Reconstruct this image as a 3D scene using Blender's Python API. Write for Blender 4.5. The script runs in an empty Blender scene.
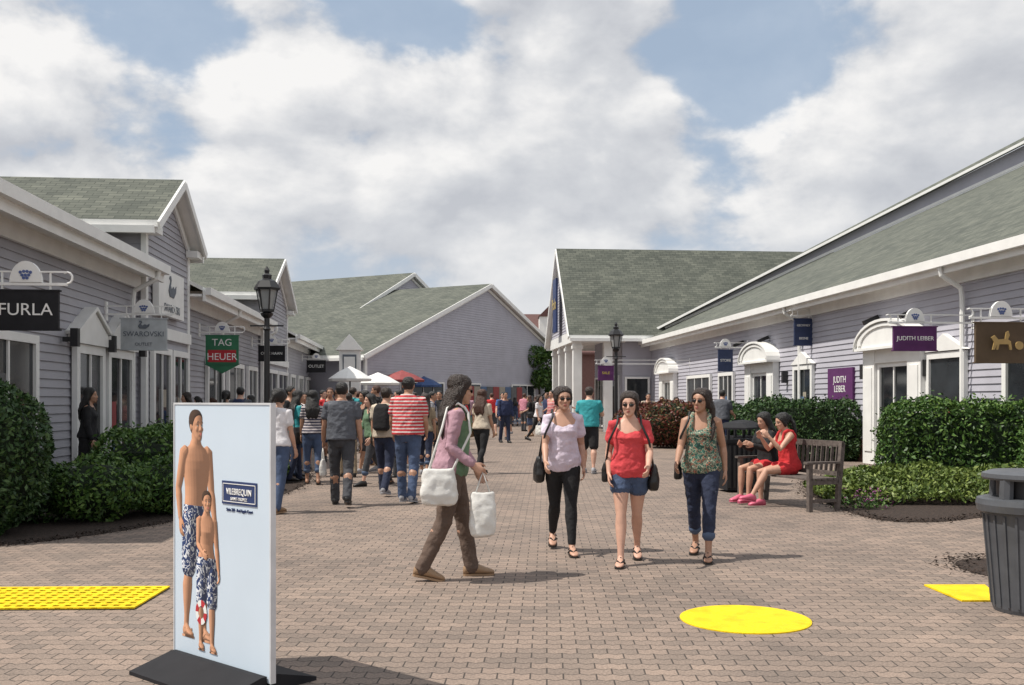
import bpy, math, random
import numpy as np
from mathutils import Vector, Matrix
random.seed(7); np.random.seed(7)
sin,cos,pi,rad=math.sin,math.cos,math.pi,math.radians
SC=bpy.context.scene
COL=SC.collection
V=Vector

# ------------------------------------------------------------------ materials
def newmat(name):
    m=bpy.data.materials.new(name); m.use_nodes=True
    nt=m.node_tree; return m,nt,nt.nodes['Principled BSDF']
def mat(name,col,rough=.7,var=.12,scale=6.0,bump=0.0,bscale=40.0,metal=0.0,spec=None,det=4):
    m,nt,b=newmat(name); N=nt.nodes; L=nt.links
    b.inputs['Roughness'].default_value=rough; b.inputs['Metallic'].default_value=metal
    if spec is not None: b.inputs['Specular IOR Level'].default_value=spec
    tc=N.new('ShaderNodeTexCoord')
    if var>0:
        n=N.new('ShaderNodeTexNoise'); n.inputs['Scale'].default_value=scale; n.inputs['Detail'].default_value=det
        L.new(tc.outputs['Object'],n.inputs['Vector'])
        mr=N.new('ShaderNodeMapRange'); mr.inputs[1].default_value=.3; mr.inputs[2].default_value=.7
        mr.inputs[3].default_value=1-var; mr.inputs[4].default_value=1+var
        L.new(n.outputs[0],mr.inputs[0])
        vm=N.new('ShaderNodeVectorMath'); vm.operation='SCALE'; vm.inputs[0].default_value=col[:3]
        L.new(mr.outputs[0],vm.inputs['Scale']); L.new(vm.outputs[0],b.inputs['Base Color'])
    else: b.inputs['Base Color'].default_value=(*col[:3],1)
    if bump>0:
        n2=N.new('ShaderNodeTexNoise'); n2.inputs['Scale'].default_value=bscale; n2.inputs['Detail'].default_value=3
        L.new(tc.outputs['Object'],n2.inputs['Vector'])
        bp=N.new('ShaderNodeBump'); bp.inputs['Strength'].default_value=bump; bp.inputs['Distance'].default_value=.02
        L.new(n2.outputs[0],bp.inputs['Height']); L.new(bp.outputs[0],b.inputs['Normal'])
    return m
def ramp(N,stops,interp='LINEAR'):
    r=N.new('ShaderNodeValToRGB'); r.color_ramp.interpolation=interp
    e=r.color_ramp.elements
    e[0].position=stops[0][0]; e[0].color=(*stops[0][1],1)
    e[1].position=stops[-1][0]; e[1].color=(*stops[-1][1],1)
    for p,c in stops[1:-1]:
        x=e.new(p); x.color=(*c,1)
    return r
def m_stripes(name,c1,c2,freq=16,duty=.5):
    m,nt,b=newmat(name); N=nt.nodes; L=nt.links
    tc=N.new('ShaderNodeTexCoord'); sp=N.new('ShaderNodeSeparateXYZ'); L.new(tc.outputs['Object'],sp.inputs[0])
    a=N.new('ShaderNodeMath'); a.operation='MULTIPLY'; a.inputs[1].default_value=freq; L.new(sp.outputs[2],a.inputs[0])
    f=N.new('ShaderNodeMath'); f.operation='FRACT'; L.new(a.outputs[0],f.inputs[0])
    r=ramp(N,[(0,c1),(duty,c2)],'CONSTANT'); L.new(f.outputs[0],r.inputs[0]); L.new(r.outputs[0],b.inputs['Base Color'])
    b.inputs['Roughness'].default_value=.85
    return m
def m_floral(name,stops,scale=22):
    m,nt,b=newmat(name); N=nt.nodes; L=nt.links
    tc=N.new('ShaderNodeTexCoord'); n=N.new('ShaderNodeTexNoise'); n.inputs['Scale'].default_value=scale; n.inputs['Detail'].default_value=1
    n.inputs['Distortion'].default_value=1.5
    L.new(tc.outputs['Object'],n.inputs['Vector'])
    r=ramp(N,stops,'CONSTANT'); L.new(n.outputs[0],r.inputs[0]); L.new(r.outputs[0],b.inputs['Base Color'])
    b.inputs['Roughness'].default_value=.8
    return m
def m_leaf(name,c1,c2,c3):
    m,nt,b=newmat(name); N=nt.nodes; L=nt.links
    g=N.new('ShaderNodeNewGeometry'); r=ramp(N,[(0,c1),(.55,c2),(1,c3)])
    L.new(g.outputs['Random Per Island'],r.inputs[0]); L.new(r.outputs[0],b.inputs['Base Color'])
    b.inputs['Roughness'].default_value=.5
    b.inputs['Specular IOR Level'].default_value=.35
    return m
def m_pavers():
    m,nt,b=newmat('concrete_pavers'); N=nt.nodes; L=nt.links
    tc=N.new('ShaderNodeTexCoord')
    mp=N.new('ShaderNodeMapping'); mp.inputs['Rotation'].default_value=(0,0,rad(2)); L.new(tc.outputs['Object'],mp.inputs[0])
    sp=N.new('ShaderNodeSeparateXYZ'); L.new(mp.outputs[0],sp.inputs[0])
    W=.18;Hh=.112
    pp=N.new('ShaderNodeMath'); pp.operation='PINGPONG'; pp.inputs[1].default_value=W/4; L.new(sp.outputs[0],pp.inputs[0])
    mu=N.new('ShaderNodeMath'); mu.operation='MULTIPLY_ADD'; mu.inputs[1].default_value=.6; L.new(pp.outputs[0],mu.inputs[0]); L.new(sp.outputs[1],mu.inputs[2])
    cb=N.new('ShaderNodeCombineXYZ'); L.new(sp.outputs[0],cb.inputs[0]); L.new(mu.outputs[0],cb.inputs[1])
    br=N.new('ShaderNodeTexBrick'); br.inputs['Scale'].default_value=1; br.inputs['Brick Width'].default_value=W; br.inputs['Row Height'].default_value=Hh
    br.inputs['Mortar Size'].default_value=.006; br.inputs['Mortar Smooth'].default_value=.6; br.inputs['Bias'].default_value=-.05
    br.inputs['Color1'].default_value=(.285,.218,.178,1); br.inputs['Color2'].default_value=(.190,.152,.128,1); br.inputs['Mortar'].default_value=(.058,.047,.04,1)
    L.new(cb.outputs[0],br.inputs['Vector'])
    n=N.new('ShaderNodeTexNoise'); n.inputs['Scale'].default_value=.5; n.inputs['Detail'].default_value=7; n.inputs['Roughness'].default_value=.68
    L.new(tc.outputs['Object'],n.inputs['Vector'])
    r=ramp(N,[(.3,(.68,.68,.69)),(.5,(.94,.93,.92)),(.72,(1.18,1.16,1.13))]); L.new(n.outputs[0],r.inputs[0])
    mx=N.new('ShaderNodeMix'); mx.data_type='RGBA'; mx.blend_type='MULTIPLY'; mx.inputs[0].default_value=1
    L.new(br.outputs[0],mx.inputs[6]); L.new(r.outputs[0],mx.inputs[7])
    n2=N.new('ShaderNodeTexNoise'); n2.inputs['Scale'].default_value=70; n2.inputs['Detail'].default_value=2; L.new(tc.outputs['Object'],n2.inputs['Vector'])
    r2=ramp(N,[(.3,(.72,.72,.72)),(.7,(1.22,1.22,1.22))]); L.new(n2.outputs[0],r2.inputs[0])
    mx2=N.new('ShaderNodeMix'); mx2.data_type='RGBA'; mx2.blend_type='MULTIPLY'; mx2.inputs[0].default_value=1
    L.new(mx.outputs[2],mx2.inputs[6]); L.new(r2.outputs[0],mx2.inputs[7])
    n3=N.new('ShaderNodeTexVoronoi'); n3.inputs['Scale'].default_value=2.6; L.new(tc.outputs['Object'],n3.inputs['Vector'])
    r3=ramp(N,[(0,(.5,.5,.5)),(.07,(1,1,1)),(1,(1,1,1))]); L.new(n3.outputs[0],r3.inputs[0])
    mx3=N.new('ShaderNodeMix'); mx3.data_type='RGBA'; mx3.blend_type='MULTIPLY'; mx3.inputs[0].default_value=.7
    L.new(mx2.outputs[2],mx3.inputs[6]); L.new(r3.outputs[0],mx3.inputs[7])
    L.new(mx3.outputs[2],b.inputs['Base Color'])
    bp=N.new('ShaderNodeBump'); bp.inputs['Strength'].default_value=.5; bp.inputs['Distance'].default_value=.006; bp.invert=True
    L.new(br.outputs['Fac'],bp.inputs['Height']); L.new(bp.outputs[0],b.inputs['Normal'])
    b.inputs['Roughness'].default_value=.85
    return m
def m_shingle(name,c1,c2,c3):
    m,nt,b=newmat(name); N=nt.nodes; L=nt.links
    tc=N.new('ShaderNodeTexCoord')
    br=N.new('ShaderNodeTexBrick'); br.inputs['Scale'].default_value=1; br.inputs['Brick Width'].default_value=.32; br.inputs['Row Height'].default_value=.15
    br.inputs['Mortar Size'].default_value=.008; br.inputs['Color1'].default_value=(*c1,1); br.inputs['Color2'].default_value=(*c2,1); br.inputs['Mortar'].default_value=(*c3,1)
    L.new(tc.outputs['UV'],br.inputs['Vector'])
    n=N.new('ShaderNodeTexNoise'); n.inputs['Scale'].default_value=.7; n.inputs['Detail'].default_value=7; n.inputs['Roughness'].default_value=.75
    L.new(tc.outputs['UV'],n.inputs['Vector'])
    r=ramp(N,[(.3,(.68,.70,.71)),(.7,(1.28,1.25,1.22))]); L.new(n.outputs[0],r.inputs[0])
    mx=N.new('ShaderNodeMix'); mx.data_type='RGBA'; mx.blend_type='MULTIPLY'; mx.inputs[0].default_value=1
    L.new(br.outputs[0],mx.inputs[6]); L.new(r.outputs[0],mx.inputs[7]); L.new(mx.outputs[2],b.inputs['Base Color'])
    bp=N.new('ShaderNodeBump'); bp.inputs['Strength'].default_value=.6; bp.inputs['Distance'].default_value=.012; bp.invert=True
    L.new(br.outputs['Fac'],bp.inputs['Height']); L.new(bp.outputs[0],b.inputs['Normal'])
    b.inputs['Roughness'].default_value=.9
    return m

M={}
M['paver']=m_pavers()
M['shingle']=m_shingle('roof_shingles',(.132,.142,.118),(.078,.088,.074),(.04,.046,.04))
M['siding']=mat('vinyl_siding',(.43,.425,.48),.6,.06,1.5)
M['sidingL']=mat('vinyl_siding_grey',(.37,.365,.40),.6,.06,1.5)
M['white']=mat('white_trim_paint',(.82,.82,.80),.5,.05,3)
M['glass']=mat('window_glass',(.022,.026,.03),.07,.6,1.2,spec=.28)
M['dark']=mat('painted_interior_shade',(.02,.02,.022),.5,.4,3)  # near-black colour standing in for the shade inside hollows
M['black']=mat('black_painted_metal',(.018,.018,.02),.35,.1,8)
M['blackm']=mat('black_matte',(.02,.02,.023),.7,.15,8,spec=.2)
M['mulch']=mat('bark_mulch',(.035,.022,.016),.95,.6,25,1.0,60)
M['yellow']=mat('yellow_paint',(.78,.55,.010),.65,.2,7,.25,60,det=8,spec=.25)
M['binplastic']=mat('grey_plastic_bin',(.075,.08,.09),.45,.15,8)
M['wood']=mat('weathered_wood',(.11,.09,.08),.75,.3,20,.3)
M['stone']=mat('brick_base',(.18,.09,.07),.85,.25,12,.4)
M['panel']=mat('poster_panel',(.60,.70,.80),.35,.03,2)
M['navy']=mat('navy_print',(.02,.04,.13),.5,.05)
M['lantern']=mat('lantern_glass',(.32,.33,.33),.2,.1)
def C(name,c,**k):
    if name not in M: M[name]=mat(name,c,**k)
    return M[name]
skinA=mat('skin_light',(.58,.34,.25),.5,.08,14); skinB=mat('skin_tan',(.40,.22,.145),.5,.08,14); skinC=mat('skin_olive',(.49,.28,.195),.5,.08,14)
hairD=mat('hair_dark_brown',(.024,.013,.009),.4,.5,70,.7,120); hairB=mat('hair_black',(.010,.009,.009),.4,.4,70,.7,120); hairR=mat('hair_auburn',(.06,.022,.012),.45,.4,70,.7,120)
lipM=mat('lips',(.42,.13,.11),.45,0); eyeW=mat('eye_white',(.55,.52,.5),.3,0); eyeD=mat('eye_dark',(.02,.012,.01),.2,0); lens=mat('sunglass_lens',(.012,.01,.01),.1,0)
def cloth(name,c,**k): return C('cloth_'+name,c,rough=.88,var=.14,scale=9,bump=.5,bscale=18,**k)

# ------------------------------------------------------------------ geometry helpers
class Frame:
    def __init__(s,O,A,N):
        s.O=V(O); s.A=V(A).normalized(); s.N=V(N).normalized()
    def p(s,a,n,z): return s.O+s.A*a+s.N*n+V((0,0,z))
AN=rad(4.9)
def W(v,u,z=0): return V((v*cos(AN)-u*sin(AN), v*sin(AN)+u*cos(AN), z))
WF=Frame((0,0,0),(1,0,0),(0,1,0))
SF=Frame((0,0,0),W(1,0),W(0,1))      # street frame: a=v, n=u
def U(px,v):
    k=(px-512)/1000.; return v*(cos(AN)-k*sin(AN))/(sin(AN)+k*cos(AN))
def depth(v,u): return v*sin(AN)+u*cos(AN)
def Zat(py,v,u): return 1.5+(400-py)/1000.*depth(v,u)
def G(px,py,z=0):
    Y=(1.5-z)*1000./(py-400); return V(((px-512)/1000.*Y,Y,z))

class MB:
    def __init__(s): s.v=[];s.f=[];s.m=[];s.uv=[];s.mats=[]
    def mi(s,m):
        if m not in s.mats: s.mats.append(m)
        return s.mats.index(m)
    def poly(s,pts,m):
        i0=len(s.v); pts=[V(p) for p in pts]; s.v+=pts; s.f.append(tuple(range(i0,i0+len(pts)))); s.m.append(s.mi(m))
        n=V((0,0,0))
        for i in range(len(pts)):
            a=pts[i];b=pts[(i+1)%len(pts)]; n+=a.cross(b)
        if n.length<1e-9: n=V((0,0,1))
        n.normalize()
        if n.z<0: n=-n
        e1=V((0,0,1)).cross(n)
        e1=V((1,0,0)) if e1.length<1e-3 else e1.normalized()
        e2=n.cross(e1)
        s.uv+=[(p.dot(e1),p.dot(e2)) for p in pts]
    def box(s,fr,a0,a1,n0,n1,z0,z1,m):
        P=[fr.p(a,n,z) for z in(z0,z1) for n in(n0,n1) for a in(a0,a1)]
        for q in((0,1,3,2),(4,5,7,6),(0,1,5,4),(2,3,7,6),(0,2,6,4),(1,3,7,5)): s.poly([P[i] for i in q],m)
    def prism(s,pts,off,m,ms=None):
        pts=[V(p) for p in pts]; off=V(off); q=[p+off for p in pts]; ms=ms or m
        s.poly(pts,m); s.poly(q[::-1],ms)
        for i in range(len(pts)):
            j=(i+1)%len(pts); s.poly([pts[i],pts[j],q[j],q[i]],ms)
    def beam(s,a,b,w,h,m,up=V((0,0,1))):
        a=V(a);b=V(b); d=(b-a).normalized(); x=d.cross(up)
        x=V((1,0,0)) if x.length<1e-4 else x.normalized()
        y=x.cross(d)
        P=[c+x*sx*w/2+y*sy*h/2 for c in(a,b) for sy in(-1,1) for sx in(-1,1)]
        for q in((0,1,3,2),(4,5,7,6),(0,1,5,4),(2,3,7,6),(0,2,6,4),(1,3,7,5)): s.poly([P[i] for i in q],m)
    def loft(s,rings,m,cap=True):
        i0=len(s.v); n=len(rings[0]); k=s.mi(m)
        for r in rings: s.v+=[V(p) for p in r]
        for j in range(len(rings)-1):
            for i in range(n):
                a=i0+j*n+i; b=i0+j*n+(i+1)%n
                s.f.append((a,b,b+n,a+n)); s.m.append(k); s.uv+=[(0,0)]*4
        if cap:
            s.f.append(tuple(range(i0+n-1,i0-1,-1))); s.m.append(k); s.uv+=[(0,0)]*n
            e=i0+(len(rings)-1)*n
            s.f.append(tuple(range(e,e+n))); s.m.append(k); s.uv+=[(0,0)]*n
    def rev(s,c,prof,m,n=20,R=None):
        c=V(c); s.loft([[c+V((max(r,.0005)*cos(2*pi*i/n),max(r,.0005)*sin(2*pi*i/n),z)) for i in range(n)] for r,z in prof],m)
    def ellip(s,c,rx,ry,rz,m,T=None,n=12,k=8):
        rings=[]
        for j in range(k+1):
            t=-pi/2+pi*j/k; t=max(-pi/2+.05,min(pi/2-.05,t))
            r=[V((c[0]+rx*cos(t)*cos(2*pi*i/n),c[1]+ry*cos(t)*sin(2*pi*i/n),c[2]+rz*sin(t))) for i in range(n)]
            if T: r=[T(p) for p in r]
            rings.append(r)
        s.loft(rings,m)
    def tube(s,pts,rr,m,n=10,sq=1.0,side=None):
        pts=[V(p) for p in pts]
        d0=(pts[1]-pts[0]).normalized(); d1=(pts[-1]-pts[-2]).normalized()
        pts=[pts[0]-d0*rr[0]*.6]+pts+[pts[-1]+d1*rr[-1]*.6]; rr=[rr[0]*.55]+list(rr)+[rr[-1]*.55]
        rings=[]; x=None
        for i,p in enumerate(pts):
            d=(pts[min(i+1,len(pts)-1)]-pts[max(i-1,0)]).normalized()
            if x is None:
                ref=V(side) if side else (V((1,0,0)) if abs(d.x)<.8 else V((0,1,0)))
                x=(ref-d*ref.dot(d)).normalized()
            else: x=(x-d*x.dot(d)).normalized()
            y=d.cross(x)
            rings.append([p+x*rr[i]*cos(2*pi*k/n)+y*rr[i]*sq*sin(2*pi*k/n) for k in range(n)])
        s.loft(rings,m)
    def siding(s,fr,a0,a1,z0,z1,m,clip=None,board=.14):
        z=z0
        while z<z1-.001:
            zt=min(z+board,z1)
            l0,r0=(a0,a1) if clip is None else clip(z)
            l1,r1=(a0,a1) if clip is None else clip(zt)
            if r0>l0:
                if r1<l1: l1=r1=(l1+r1)/2
                s.poly([fr.p(l0,.028,z),fr.p(r0,.028,z),fr.p(r1,.004,zt),fr.p(l1,.004,zt)],m)
                s.poly([fr.p(l0,.0,z),fr.p(r0,.0,z),fr.p(r0,.028,z),fr.p(l0,.028,z)],m)
            z=zt
    def build(s,name,parent=None,smooth=False,fix=False):
        me=bpy.data.meshes.new(name); me.from_pydata([tuple(p) for p in s.v],[],s.f)
        for m in s.mats: me.materials.append(m)
        me.polygons.foreach_set('material_index',s.m)
        if smooth: me.polygons.foreach_set('use_smooth',[True]*len(s.f))
        uvl=me.uv_layers.new(name='UVMap'); uvl.data.foreach_set('uv',[c for t in s.uv for c in t])
        me.update()
        if fix:
            import bmesh
            bm=bmesh.new(); bm.from_mesh(me); bmesh.ops.recalc_face_normals(bm,faces=bm.faces); bm.to_mesh(me); bm.free()
        o=bpy.data.objects.new(name,me); COL.objects.link(o)
        if parent: o.parent=parent
        return o
def empty(name,loc=(0,0,0),rz=0,sc=1):
    e=bpy.data.objects.new(name,None); COL.objects.link(e); e.location=loc; e.rotation_euler=(0,0,rz); e.scale=(sc,sc,sc); return e
def text(parent,s,size,loc,rz,m,name='lettering',sx=1.0):
    c=bpy.data.curves.new(name,'FONT'); c.body=s; c.size=size; c.extrude=.002; c.align_x='CENTER'; c.align_y='CENTER'
    o=bpy.data.objects.new(name,c); COL.objects.link(o); o.location=loc; o.rotation_euler=(pi/2,0,rz); o.scale=(sx,1,1)
    c.materials.append(m); o.parent=parent; return o

# ------------------------------------------------------------------ ground
gr=MB(); gr.poly([(-300,-60,0),(300,-60,0),(300,500,0),(-300,500,0)],M['paver']); gr.build('paved_ground')
def curve_pts(pts,n=6):
    out=[]; P=[V(p) for p in pts]
    for i in range(len(P)-1):
        p0=P[max(i-1,0)];p1=P[i];p2=P[i+1];p3=P[min(i+2,len(P)-1)]
        for k in range(n):
            t=k/n; out.append(.5*((2*p1)+(p2-p0)*t+(2*p0-5*p1+4*p2-p3)*t*t+(3*p1-p0-3*p2+p3)*t**3))
    out.append(P[-1]); return out
def chips(parent,P,n):
    P=[V(p) for p in P]; pts=[]
    for _ in range(n):
        i=random.randrange(len(P)-1); q=P[i].lerp(P[i+1],random.random()); pts.append((q.x+random.gauss(0,.10),q.y+random.gauss(0,.10)+.1,.012+random.random()*.015))
    leafmesh('bark_chips',parent,pts,[(0,0,1)]*n,.022,M['mulch'],1.5)
leafjobs=[]
edge=curve_pts([G(-260,570),G(-100,553),G(0,546),G(80,537),G(150,526),G(230,508),G(290,492),G(312,478),G(305,470)])
lb=MB(); lb.poly([V((p.x,p.y,.006)) for p in edge]+[W(-6,22,.006),W(-6,4,.006)],M['mulch'])
leafjobs.append((lb.build('mulch_bed'),edge))
edge=curve_pts([W(10.4,22.3),G(815,478),G(806,490),G(830,505),G(880,520),G(940,522),G(1010,516),G(1120,522)])
rb=MB(); rb.poly([V((p.x,p.y,.006)) for p in edge]+[W(10.6,9,.006)],M['mulch']); leafjobs.append((rb.build('mulch_bed'),edge))
edge=curve_pts([W(10.4,37),G(700,446),G(722,458),G(770,466),G(840,463)])
rb=MB(); rb.poly([V((p.x,p.y,.006)) for p in edge]+[W(10.4,24.3,.006)],M['mulch']); rb.build('mulch_bed')
b=MB(); c=G(1012,570); ring_=[V((c.x+.42*cos(t*pi/12),c.y+.62*sin(t*pi/12),.006)) for t in range(24)]; b.poly(ring_,M['mulch']); leafjobs.append((b.build('mulch_bed'),ring_))
c=G(745,619.5)
b=MB(); b.rev((c.x,c.y,0),[(.44,0),(.44,.008),(.428,.012),(0,.0125)],M['yellow'],n=48); b.build('yellow_manhole_cover')
b=MB(); q=[G(924,586),G(985,586),G(1003,602),G(962,602)]; b.prism([V((p.x,p.y,.014)) for p in q],(0,0,-.012),M['yellow']); b.build('yellow_utility_cover')
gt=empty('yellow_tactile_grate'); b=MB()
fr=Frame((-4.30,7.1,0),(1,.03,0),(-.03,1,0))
b.box(fr,0,1.6,0,.82,.002,.006,M['dark']); b.build('dark_hole_sheet',gt)  # dark sheet laid on the paving, painted shade for the grate holes
b=MB()
for i in range(19): b.box(fr,i*.0865,i*.0865+.042,0,.82,.007,.018,M['yellow'])
for i in range(9): b.box(fr,0,1.6,i*.097,i*.097+.045,.008,.0195,M['yellow'])
b.build('bars',gt)

# ------------------------------------------------------------------ buildings
def slab(mb,pts,th,m,ms): mb.prism(pts,(0,0,-th),m,ms)
def gable_parts(root,fr,hw,eave,peak,length,oh=.45,ohf=.45,base=0,front=True,sd='siding',sides=True,wallbase=0,rk=.22):
    m=(peak-eave)/hw
    S=M[sd]; mb=MB()
    if front: mb.siding(fr,-hw,hw,base,eave,S)
    mb.siding(fr,-hw,hw,eave,peak,S,clip=lambda z:(-(peak-z)/m,(peak-z)/m))
    mb.poly([fr.p(-hw,-.01,base),fr.p(hw,-.01,base),fr.p(hw,-.01,eave),fr.p(0,-.01,peak),fr.p(-hw,-.01,eave)],S)
    if sides:
        for sg in(-1,1):
            f2=Frame(fr.p(sg*hw,0,0),-fr.N,fr.A*sg)
            mb.siding(f2,0,length,wallbase,eave,S); mb.poly([f2.p(0,-.01,wallbase),f2.p(length,-.01,wallbase),f2.p(length,-.01,eave),f2.p(0,-.01,eave)],S)
    mb.build('walls',root)
    rf=MB(); th=.14; e=.04
    for sg in(-1,1):
        q=[fr.p(0,ohf,peak+e+.12),fr.p(sg*(hw+oh),ohf,eave-m*oh+e+.12),fr.p(sg*(hw+oh),-length,eave-m*oh+e+.12),fr.p(0,-length,peak+e+.12)]
        slab(rf,q,th,M['shingle'],M['white'])
    rf.build('roof',root)
    tr=MB()
    for sg in(-1,1):
        a=fr.p(0,ohf+.03,peak+.05); b_=fr.p(sg*(hw+oh+.02),ohf+.03,eave-m*(oh+.02)+.05)
        tr.beam(a,b_,.05,rk,M['white'])
        a=fr.p(0,.05,peak-.16); b_=fr.p(sg*hw,.05,eave-.16); tr.beam(a,b_,.05,.16,M['white'])
        tr.box(fr,sg*hw-.09,sg*hw+.09,-.06,.045,base,eave+.02,M['white'])
        x0=sg*(hw+oh)+ (0 if sg>0 else -.12)
        tr.box(fr,x0,x0+.12,-length,ohf-.05,eave-m*oh-.12,eave-m*oh+.03,M['white'])
    tr.build('trim',root)

disp=[C('display_red',(.30,.05,.05)),C('display_cream',(.35,.31,.25)),C('display_blue',(.08,.14,.25)),C('display_grey',(.12,.12,.12))]
def window(mb,fr,a0,a1,z0,z1,nx=1,nz=1,fw=.09,n=.03):
    mb.box(fr,a0,a1,n+.01,n+.04,z0,z1,M['glass'])
    if a1-a0>.8:
        for _ in range(2):
            x=random.uniform(a0+.1,a1-.45); z=random.uniform(z0+.1,max(z0+.15,z1-.9)); mb.box(fr,x,x+random.uniform(.15,.35),n+.0405,n+.0425+_*.001,z,z+random.uniform(.2,.6),random.choice(disp))
    for x0,x1,y0,y1 in((a0-fw,a0,z0-fw,z1+fw),(a1,a1+fw,z0-fw,z1+fw),(a0,a1,z1,z1+fw),(a0,a1,z0-fw,z0)):
        mb.box(fr,x0,x1,n,n+.09,y0,y1,M['white'])
    for i in range(1,nx):
        x=a0+(a1-a0)*i/nx; mb.box(fr,x-.025,x+.025,n+.044,n+.075,z0,z1,M['white'])
    for i in range(1,nz):
        x=z0+(z1-z0)*i/nz; mb.box(fr,a0,a1,n+.044,n+.07,x-.02,x+.02,M['white'])
def peaked_door(mb,fr,a0,a1,h=2.3):
    w=a1-a0; c=(a0+a1)/2
    window(mb,fr,a0,a1,.12,h,nx=2,nz=1,fw=.16,n=.05)
    pts=[fr.p(a0-.28,.03,h+.165),fr.p(a1+.28,.03,h+.165),fr.p(a1+.28,.03,h+.3),fr.p(c,.03,h+.3+w*.38),fr.p(a0-.28,.03,h+.3)]
    mb.prism(pts,fr.N*.16,M['white'])
    for sg in(-1,1): mb.beam(fr.p(c,.12,h+.36+w*.38),fr.p(c+sg*(w/2+.36),.12,h+.33),.24,.06,M['white'])
def arch_door(mb,fr,c,w=2.5,h=2.35):
    hw=w/2
    for sg in(-1,1):
        mb.box(fr,c+sg*hw-.3,c+sg*hw+.3,.03,.22,0,h+.35,M['white'])
        mb.box(fr,c+sg*hw-.2,c+sg*hw+.2,.222,.245,.3,h-.1,M['white'])
    mb.box(fr,c-hw+.3,c+hw-.3,.03,.2,h,h+.35,M['white'])
    window(mb,fr,c-hw+.42,c+hw-.42,.1,h-.1,nx=2,nz=1,fw=.1,n=.06)
    pts=[]; R=hw+.30
    for i in range(17):
        t=pi*i/16; pts.append(fr.p(c-R*cos(t),.03,h+.36+.54*sin(t)))
    mb.prism(pts,fr.N*.34,M['white'])
    for i in range(14):
        t0=pi*i/14; t1=pi*(i+1)/14
        q=[fr.p(c-k*R*cos(t),.375,h+.42+.48*k*sin(t)) for k,t in((.95,t0),(.95,t1),(.82,t1),(.82,t0))]
        mb.prism(q,fr.N*.03,M['white'])
    pts=[]
    for i in range(17):
        t=pi*i/16; pts.append(fr.p(c-(R+.07)*cos(t),.0,h+.36+.62*sin(t)))
    for i in range(16):
        mb.prism([pts[i],pts[i+1],pts[i+1]+V((0,0,-.06)),pts[i]+V((0,0,-.06))],fr.N*.44,M['white'])
    mb.box(fr,c-R-.05,c+R+.05,.03,.42,h+.30,h+.36,M['white'])

# --- RIGHT BUILDING
RW=10.6; rb_=empty('outlet_store_building')
rf_=Frame(W(RW,0),W(0,1),W(-1,0))
UE=U(640,10.2)
mb=MB(); mb.siding(rf_,6,UE-.4,.55,4.1,M['siding']); mb.poly([rf_.p(6,-.01,0),rf_.p(UE-.4,-.01,0),rf_.p(UE-.4,-.01,4.1),rf_.p(6,-.01,4.1)],M['siding'])
mb.box(rf_,6,UE-.4,0,.06,0,.55,M['stone'])
f2=Frame(rf_.p(UE-.4,0,0),W(1,0),W(0,1)); mb.siding(f2,0,16,0,4.1,M['siding'])
mb.build('walls',rb_)
mb=MB(); s_=.495; T=15; z0=4.3
def HP(t,dz=0,dv=0,du=0): return W(10.15+t+dv,UE-t+du,z0+s_*t+dz)
mb.prism([W(10.15,4,z0),HP(0),HP(T),W(10.15+T,4,z0+s_*T)],(0,0,-.1),M['shingle'],M['white'])
mb.prism([HP(0),W(10.15+T,UE,z0),HP(T)],(0,0,-.1),M['shingle'],M['white'])
mb.poly([HP(1.5,.10),HP(T,.10),HP(T,.90),HP(1.5,.16)],M['siding'])
mb.prism([HP(.5,.14,-.22,-.22),HP(T,.97,-.22,-.22),HP(T,1.50,.5,.5),HP(.5,.3,.5,.5)],(0,0,-.10),M['shingle'],M['shingle'])
mb.build('roof',rb_)
mb=MB()
mb.beam(HP(.2,.06,-.05,-.05),HP(T,.06,-.05,-.05),.05,.11,M['white'])
mb.beam(HP(.5,.09,-.25,-.25),HP(T,.92,-.25,-.25),.05,.10,M['white'])
mb.box(SF,10.12,10.6,4,UE,4.08,4.14,M['white'])
mb.box(SF,10.08,10.15,4,UE,3.98,4.2,M['white'])
mb.box(SF,9.95,10.08,4,UE+.1,4.1,4.28,M['white'])
mb.box(SF,10.5,10.58,6,UE-.4,3.82,4.08,M['white'])
for px in(963,800,643):
    u=U(px,10.5)
    mb.tube([W(10.02,u,4.12),W(10.05,u,3.95),W(10.45,u,3.7),W(10.48,u,3.5),W(10.48,u,.2)],[.05]*5,M['white'],n=8)
mb.box(rf_,UE-.5,UE-.3,0,.07,0,4.0,M['white'])
mb.build('trim',rb_)
mb=MB()
arch_door(mb,rf_,(U(877,RW)+U(924,RW))/2,2.2)
window(mb,rf_,U(966,RW),U(934,RW),1.0,2.35,nx=1,nz=1,fw=.13)
window(mb,rf_,U(1015,RW)-1.2,U(1015,RW)+.1,1.0,2.35,nx=1,fw=.13)
arch_door(mb,rf_,(U(751,RW)+U(780,RW))/2,2.1)
window(mb,rf_,U(814,RW),U(798,RW),1.0,2.35,nx=1,fw=.13)
for c0,c1 in((712,690),(735,722)):
    window(mb,rf_,U(c0,RW),U(c1,RW),.5,2.35,nx=3,fw=.12)
arch_door(mb,rf_,(U(664,RW)+U(678,RW))/2,2.0)
for px0,px1 in((934,966),(798,814)):
    a0,a1=U(px1,RW),U(px0,RW); mb.prism([rf_.p(a0-.2,.03,2.5),rf_.p(a1+.2,.03,2.5),rf_.p((a0+a1)/2,.03,2.85)],rf_.N*.12,M['white'])
for px in(880,918,770,745):
    u=U(px,RW); mb.beam(W(10.55,u,3.45),W(10.2,u,3.3),.1,.1,M['black'])
for px in(868,930,788):
    u=U(px,RW); mb.box(SF,10.42,10.57,u-.07,u+.07,2.0,2.35,M['black'])
mb.build('windows_and_doors',rb_)

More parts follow.
